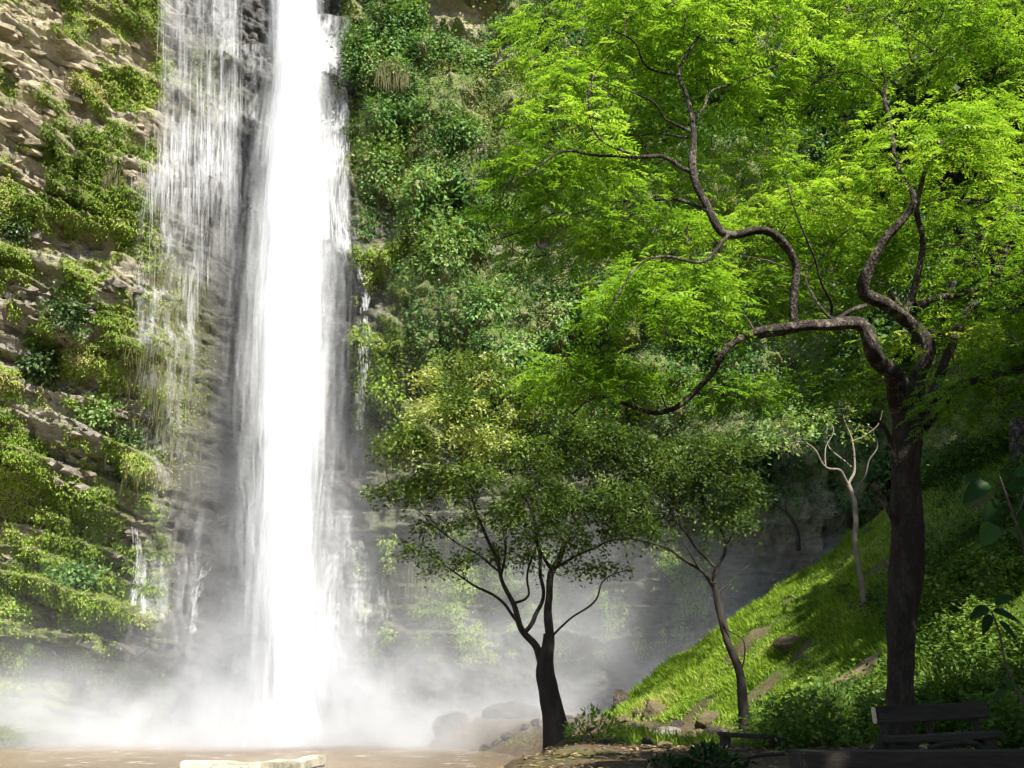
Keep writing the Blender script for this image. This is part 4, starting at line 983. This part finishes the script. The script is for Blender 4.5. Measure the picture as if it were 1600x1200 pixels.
# off to the right, out of the picture: the wood whose shade lies over the benches and lower slope
def shade_tree(x, y, h, rcrown, k, label):
    z0 = float(ground_h(x, y))
    root = empty("forest_tree", (x, y, z0), label, "tree", "trees of the wood beside the clearing")
    top = np.array((x, y, z0 + h))
    tl = [smooth_line([(x, y, z0 - .3), (x + .2, y, z0 + h * .35), (x - .1, y + .2, z0 + h * .7)], [.38, .3, .2], .3)]
    part("trunk", tubes(tl, 10, "trunk", .1), M['bark_big'], root)
    lm = []
    for q in range(9):
        a = q * 2.4; e = top + np.array((math.cos(a) * rcrown * .7, math.sin(a) * rcrown * .7, -h * .08 + (q % 3) * .6))
        s0 = np.array((x, y, z0 + h * (.4 + .03 * q))); lm.append(smooth_line([s0, (s0 + e) / 2 + np.array((0, 0, .5)), e], [.14, .09, .03], .3, .05, q))
    for q in lm: part("limb", tubes([q], 7, "limb"), M['bark_big'], root)
    n = 8200; d = rand_unit(n); d[:, 2] = np.abs(d[:, 2]) * .9 - .25
    lump = 1 + .25 * fbm(d[:, 0] * 2 + k, d[:, 1] * 2, d[:, 2] * 2, 3, k)
    q = top + np.array((0, 0, -h * .12)) + d * (rng.uniform(.45, 1, n) * lump)[:, None] * np.array((rcrown, rcrown, h * .22))
    part("crown", leaves_mesh("crown", q, d + rng.normal(0, .6, (n, 3)), np.array((0, 0, 1)) + rng.normal(0, .4, (n, 3)), rng.uniform(.28, .55, n), rng.uniform(.2, .36, n), np.clip(.5 + rng.normal(0, .2, n), 0, 1)), M['leaf_dark'], root)
for k, (x, y, h, rc) in enumerate([(9.0, 4.8, 10.5, 4.8), (13.4, 7.0, 12.5, 4.6), (8.5, -4.0, 12, 5.0), (17.6, 16, 12, 4.6), (18.5, 22.5, 11, 5.0), (2.5, -9.0, 12, 5.0), (-6, -8, 13, 5), (-14, -6, 12, 5), (13, -10, 13, 5), (-21, 3, 13, 5.2), (-26, 12, 14, 5.4), (20, 2, 14, 5.2), (-2, -17, 14, 5.5), (8, -18, 14, 5.5), (14.8, 28.5, 12, 4.8), (20, 28, 12, 5.2)]):
    shade_tree(x, y, h, rc, k, ["tall forest tree beside the benches", "tall forest tree on the flank behind the benches", "tall forest tree behind the viewer by the path", "tall forest tree high on the flank", "tall forest tree at the top of the wooded flank", "tall forest tree on the near shore", "tall forest tree on the pool's near bank", "tall forest tree by the pool's corner", "tall forest tree up the track", "tall forest tree on the far left bank", "tall forest tree close to the left cliff", "tall forest tree beyond the benches", "tall forest tree deep in the wood", "tall forest tree deep beside the track", "dark leafy tree high on the slope behind the big tree's crown", "tall forest tree at the very top of the slope"][k])

# ================================================================== GROUND PLANTS
def on_ground(x, y): return np.stack([x, y, ground_h(x, y)], -1)
def gnormal(x, y, e=.1):
    return unit(np.stack([-(ground_h(x + e, y) - ground_h(x - e, y)) / (2 * e), -(ground_h(x, y + e) - ground_h(x, y - e)) / (2 * e), np.ones_like(x)], -1))
n = 260000
x = rng.uniform(2.0, 17, n); y = rng.uniform(17.5, 34, n); q = on_ground(x, y)
px, py = proj(q)
patch = fbm(x * .8, y * .8, 0, 3, 201)
dpath = np.full(n, 9.0)
for c in path_pts[::3]: dpath = np.minimum(dpath, np.hypot(x - c[0], y - c[1]))
shrubby = np.maximum(sstep(-10, 40, py - (1124 - .42 * (px - 1215)) + 14 * fbm(x * 1.2, y * 1.2, 0, 3, 205)) * sstep(1130, 1190, px), np.maximum(sstep(1370, 1450, px + 30 * fbm(x * .8, y * .8, 0, 3, 206)), .8 * blob(px, py, 1345, 945, 40, 26)))
dens = sstep(.35, .8, q[:, 2]) * (1 - .85 * shrubby) * sstep(-.85, -.35, patch) * sstep(.2, .45, dpath) * (px > 850) * (px < 1650)
k = rng.uniform(0, 1, n) < dens; x, y, q, patch = x[k], y[k], q[k], patch[k]; n = len(x)
gn = gnormal(x, y)
ax = unit(gn * .5 + np.array((0, 0, .6)) + rng.normal(0, .42, (n, 3)) + np.array((-.25, -.1, 0)))
tint = np.clip(.5 + .3 * fbm(x * .5, y * .5, 0, 3, 203) + .2 * patch + rng.normal(0, .15, n), 0, 1)
link("grass", leaves_mesh("grass", q - gn * .01, ax, rand_unit(n) + np.array((0, -.6, .2)), rng.uniform(.05, .20, n) * (1 + .9 * np.clip(fbm(x * 1.6, y * 1.6, 0, 2, 221), -.6, 1)), rng.uniform(.018, .04, n), tint), M['grass'], kind="stuff", label="bright green grass covering the sunlit slope")
print("grass", n)
# undergrowth on the shaded slope
n = 260000
x = rng.uniform(3.5, 20, n); y = rng.uniform(14.5, 33, n); q = on_ground(x, y); px, py = proj(q)
shr = np.maximum(sstep(-10, 40, py - (1124 - .42 * (px - 1215)) + 14 * fbm(x * 1.2, y * 1.2, 0, 3, 205)) * sstep(1130, 1190, px), np.maximum(sstep(1370, 1450, px + 30 * fbm(x * .8, y * .8, 0, 3, 206)), .8 * blob(px, py, 1345, 945, 40, 26)))
lum = fbm(x * .9, y * .9, 0, 3, 207)
dpath = np.full(n, 9.0)
for c in path_pts[::3]: dpath = np.minimum(dpath, np.hypot(x - c[0], y - c[1]))
k = (rng.uniform(0, 1, n) < shr * sstep(-.5, .2, lum) * sstep(.2, .5, dpath) * sstep(15.3, 16.6, y + .35 * lum)) & (px < 1680)
x, y, q, lum = x[k], y[k], q[k], lum[k]; n = len(x)
hgt = rng.uniform(0, 1, n) * np.clip(.25 + .75 * (lum + .3), .08, 1.0) * .85
q[:, 2] += hgt
tint = np.clip(.35 + .25 * fbm(x * .7, y * .7, 0, 3, 209) + .3 * hgt + rng.normal(0, .16, n), 0, 1)
link("undergrowth", leaves_mesh("undergrowth", q, rand_unit(n) * np.array((1, 1, .4)) + np.array((0, 0, .1)), np.array((0, -.3, 1)) + rng.normal(0, .45, (n, 3)), rng.uniform(.07, .17, n), rng.uniform(.04, .09, n), tint), M['leaf_under'], kind="stuff", label="low leafy undergrowth on the shaded slope around the big tree")
print("undergrowth", n)
# fallen leaves on the ground in front
n = 9000
x = rng.uniform(-.5, 9, n); y = rng.uniform(9, 17.5, n); q = on_ground(x, y); q[:, 2] += .012
k = rng.uniform(0, 1, n) < .35 + .65 * (fbm(x * .9, y * .9, 0, 2, 211) > 0)
q = q[k]; n = len(q)
M['litter'] = leaf_mat("fallen_leaf", [(0, (.06, .04, .02)), (.5, (.2, .14, .07)), (1, (.42, .33, .18))], .1, .2, .7)
link("fallen_leaves", leaves_mesh("fallen_leaves", q, rand_unit(n) * np.array((1, 1, .15)), np.array((0, 0, 1)) + rng.normal(0, .2, (n, 3)), rng.uniform(.05, .13, n), rng.uniform(.03, .06, n), rng.uniform(0, 1, n)), M['litter'], kind="stuff", label="dry fallen leaves strewn over the bare ground")

def leafy_plant(px, py, w, h, label, mat='leaf_broad', n=160, L=.09, Y=None, t0=.5, name="leafy_plant", group=None):
    q0 = hit(px, py, 8) if Y is None else P(px, py, Y)
    s = q0[1] / FPX
    root = empty(name, q0, label, "plant", group)
    st = []
    for k in range(7):
        tip = q0 + np.array((rng.uniform(-.5, .5) * w * s, rng.uniform(-.4, .4) * w * s, rng.uniform(.5, 1) * h * s))
        st.append(smooth_line([q0, (q0 + tip) / 2 + rng.normal(0, .03, 3), tip], [.008, .006, .003], .08))
    part("stem", tubes(st, 4, "stem"), M['twig'], root)
    q = q0 + np.stack([rng.uniform(-.5, .5, n) * w * s, rng.uniform(-.5, .5, n) * w * s, np.zeros(n)], -1)
    r = np.hypot(q[:, 0] - q0[0], q[:, 1] - q0[1]) / (.5 * w * s)
    q[:, 2] += rng.uniform(.1, 1, n) * h * s * np.clip(1.15 - r * .7, .1, 1)
    d = q - q0
    part("foliage", leaves_mesh("foliage", q, d + rng.normal(0, .35, (n, 3)) * .3, np.array((0, -.3, 1)) + rng.normal(0, .4, (n, 3)), rng.uniform(.7, 1.4, n) * L, rng.uniform(.4, .7, n) * L, np.clip(t0 + rng.normal(0, .2, n), 0, 1)), M[mat], root)
leafy_plant(930, 1160, 84, 50, "bright low leafy plant beside the forked tree's foot", 'leaf_fern', 420, .09, t0=.55)
leafy_plant(835, 1166, 80, 22, "low green weeds on the shore behind the forked tree's foot", 'leaf_fern', 260, .07, t0=.4)
leafy_plant(1110, 1206, 90, 34, "dark glossy leafy plant at the bottom edge below the slender tree", 'leaf_broad', 200, .12, Y=11.8, t0=.35)
leafy_plant(1040, 1206, 44, 20, "small dark leafy plant at the bottom edge left of the glossy plant", 'leaf_broad', 90, .1, Y=11.8, t0=.3)
leafy_plant(1200, 1148, 70, 60, "dark leafy bush right of the slender tree's foot", 'leaf_under', 900, .09, t0=.3)
leafy_plant(1300, 1150, 120, 80, "dark leafy bush beside the lower footpath", 'leaf_under', 1600, .1, t0=.3)
leafy_plant(1500, 1110, 130, 80, "sun-flecked leafy bush behind the bench with backrest", 'leaf_under', 1800, .1, t0=.5)

def broad_plant(px, py, Y, leaves, stem_pix, label, name="broad_leaf_plant"):
    root = empty(name, P(px, py, Y), label, "plant")
    part("stem", tubes([smooth_line(*px_line(sp, Y), .06) for sp in stem_pix], 6, "stem"), M['twig'], root)
    for (a, b, L, W, ang, tn) in leaves:
        c = P(a, b, Y + rng.uniform(-.3, .3)); s = Y / FPX * .78; L *= s; W *= s
        t = np.linspace(0, 1, 9); wv = W * np.sin(np.pi * t ** .75) ** .8
        ax_ = np.array((math.cos(ang), rng.uniform(-.5, .2), -math.sin(ang))); ax_ /= np.linalg.norm(ax_)
        sd = unit(np.cross(ax_, np.array((.15, -.75, .65)))); up = np.cross(sd, ax_)
        mid = c + ax_ * (t * L)[:, None] - np.array((0, 0, 1)) * (.22 * L * t ** 2)[:, None]
        rows = np.stack([mid + sd * (u * wv * .5)[:, None] + up * (abs(u) * wv * .18)[:, None] for u in (-1, -.5, 0, .5, 1)], 0)
        part("leaf", mesh_np("leaf", rows.reshape(-1, 3), grid_faces(5, 9), {"tint": np.full(45, tn)}), M['leaf_broad'], root)
broad_plant(1580, 900, 7.5, [(1560, 735, 70, 34, .5, .4), (1545, 755, 70, 40, 2.7, .5), (1570, 760, 66, 40, .3, .6), (1585, 745, 60, 34, -.4, .7), (1560, 780, 56, 30, 2.2, .3), (1580, 790, 60, 36, .9, .5), (1556, 820, 50, 40, 2.4, .8), (1575, 825, 56, 44, .8, .9), (1530, 745, 44, 24, 3.0, .4), (1590, 800, 50, 30, 1.3, .4)],
            [[(1620, 1010, 6), (1610, 900, 5), (1585, 810, 4), (1562, 745, 3)], [(1585, 810, 3), (1600, 780, 3), (1600, 760, 2)], [(1596, 850, 3), (1578, 830, 2.4), (1556, 825, 2)]], "broad-leaved plant leaning in at the picture's edge beside the big trunk")
broad_plant(1560, 1030, 8.0, [(1545, 950, 60, 24, 2.9, .4), (1550, 955, 60, 24, .2, .4), (1555, 945, 50, 22, -.6, .5), (1548, 960, 46, 20, 2.3, .3), (1560, 970, 44, 18, .9, .4), (1566, 1060, 40, 16, .4, .6), (1572, 1075, 36, 14, 2.6, .5)],
            [[(1600, 1100, 5), (1572, 1040, 4), (1562, 990, 3.4), (1549, 955, 3)], [(1575, 1045, 2.6), (1572, 1060, 2), (1568, 1064, 2)]], "thin sapling with a few drooping leaves behind the benches")

# ================================================================== BENCHES, LOGS, JETTY
def box_mesh(name, cx, cy_, cz, lx, ly, lz, bev=.012, jitter=.0):
    import bmesh
    bm = bmesh.new(); bmesh.ops.create_cube(bm, size=1)
    bmesh.ops.scale(bm, vec=(lx, ly, lz), verts=bm.verts)
    if max(lx, ly, lz) > .6:
        ax_ = 0 if lx >= max(ly, lz) else (1 if ly >= lz else 2)
        ed = [e for e in bm.edges if abs((e.verts[0].co - e.verts[1].co)[ax_]) > .5 * max(lx, ly, lz)]
        bmesh.ops.subdivide_edges(bm, edges=ed, cuts=7, use_grid_fill=True)
    bmesh.ops.bevel(bm, geom=[e for e in bm.edges if len(e.link_faces) == 2 and e.calc_face_angle(0) > .5], offset=min(bev, min(lx, ly, lz) * .3), segments=2, affect='EDGES')
    for v in bm.verts:
        p_ = v.co
        v.co = p_ + Vector((0, 1, 0)) * float(jitter * vnoise(p_.x * 1.7 + cx, 3.1, 0, 2)) + Vector((0, 0, 1)) * float(jitter * vnoise(p_.x * 1.3 + cx, 7.1, 0, 3))
    me = bpy.data.meshes.new(name); bm.to_mesh(me); bm.free()
    return me
def bench(px0, px1, py_top, Y, thick, depth, label, back=None, tilt=0.0, legs=(.12, .5, .88), yaw=0.0):
    a = P(px0, py_top, Y); b = P(px1, py_top, Y); L = b[0] - a[0]; cx = (a[0] + b[0]) / 2; zt = a[2]
    gz_ = float(ground_h(cx, Y)); h = max(.12, zt - gz_)
    root = empty("bench", (cx, Y, gz_), label, "bench"); root.rotation_euler = (0, tilt, yaw)
    def add(nm, x_, y_, z_, lx, ly, lz, mat='wood', j=.012, lab=None):
        o = link(nm, box_mesh(nm, x_, y_, z_, lx, ly, lz, .015, j), M[mat], root, label=lab); o.location = (x_, y_, z_); return o
    add("seat", 0, 0, h - thick / 2, L, depth, thick)
    for f in legs:
        add("leg", -L / 2 + L * f, .02, (h - thick) / 2 - .04, .12, depth * .8, h - thick + .08)
    if back:
        add("backrest", .02, depth * .62, h + back, L * 1.02, .05, .17)
        add("sunlit_end", .02 - L * .51 - .012, depth * .62, h + back - .004, .035, .056, .165, 'wood_pale', 0, "end of the backrest board painted pale as a sunlit spot")  # pale wood paints a spot of sun onto the board's end
        for f in (.08, .5, .92): add("back_post", -L / 2 + L * f, depth * .62 + .055, (h + back) / 2, .07, .05, h + back + .1)
    return root
bench(1238, 1640, 1172, 9.0, .17, .34, "thick dark beam bench along the bottom edge", yaw=.04, legs=(.1, .4, .75))
bench(1385, 1562, 1146, 10.8, .06, .34, "shaded plank bench with backrest in front of the big tree", back=.20, tilt=-.05)
bench(1122, 1224, 1146, 16.0, .06, .32, "small plank bench at the foot of the slender tree", tilt=.05, legs=(.1, .9))
def log(name, pix, Y, label, mat='wood', cat="log"):
    root = empty(name, P(pix[0][0], pix[0][1], Y), label, cat)
    a, b = smooth_line(*px_line(pix, Y), .06, .02, 3)
    part("stem", tubes([(a, b)], 9, "stem", .15), M[mat], root)
    # closed ends
    for e, t_, r_ in ((a[0], a[0] - a[1], b[0]), (a[-1], a[-1] - a[-2], b[-1])):
        pass
log("fallen_branch", [(1450, 1168, 6), (1485, 1162, 8), (1515, 1160, 9), (1535, 1172, 9), (1552, 1186, 8)], 9.9, "crooked fallen branch lying between the two near benches", 'bark_grey', "branch")
log("fallen_branch", [(1160, 1186, 4), (1190, 1180, 5), (1225, 1178, 5)], 12.6, "thin fallen branch on bare ground below the small bench", 'bark_grey', "branch")

# broken concrete jetty at the bottom edge
def jetty():
    root = empty("jetty", P(390, 1200, 20), "broken pale concrete jetty slab at the pool's near edge", "jetty")
    def beam(nm, p0, p1, w, h):
        p0, p1 = np.array(p0), np.array(p1); L = np.linalg.norm(p1 - p0); c = (p0 + p1) / 2
        me = box_mesh(nm, c[0], c[1], c[2], L, w, h, .03, .03)
        o = link(nm, me, M['concrete'], root); o.location = (c - np.array(root.location)).tolist()
        d = p1 - p0; o.rotation_euler = (0, -math.asin(d[2] / L), math.atan2(d[1], d[0]))
    beam("edge_beam", P(395, 1203, 19.0), P(503, 1190, 21.5), .24, .22)
    beam("edge_beam", P(330, 1200, 20.0), P(440, 1189, 22.5), .20, .10)
    beam("deck_slab", P(360, 1206, 19.4), P(470, 1194, 22.2), .9, .12)
    beam("cross_beam", P(284, 1197, 22.6), P(372, 1197, 22.6), .3, .16)
jetty()
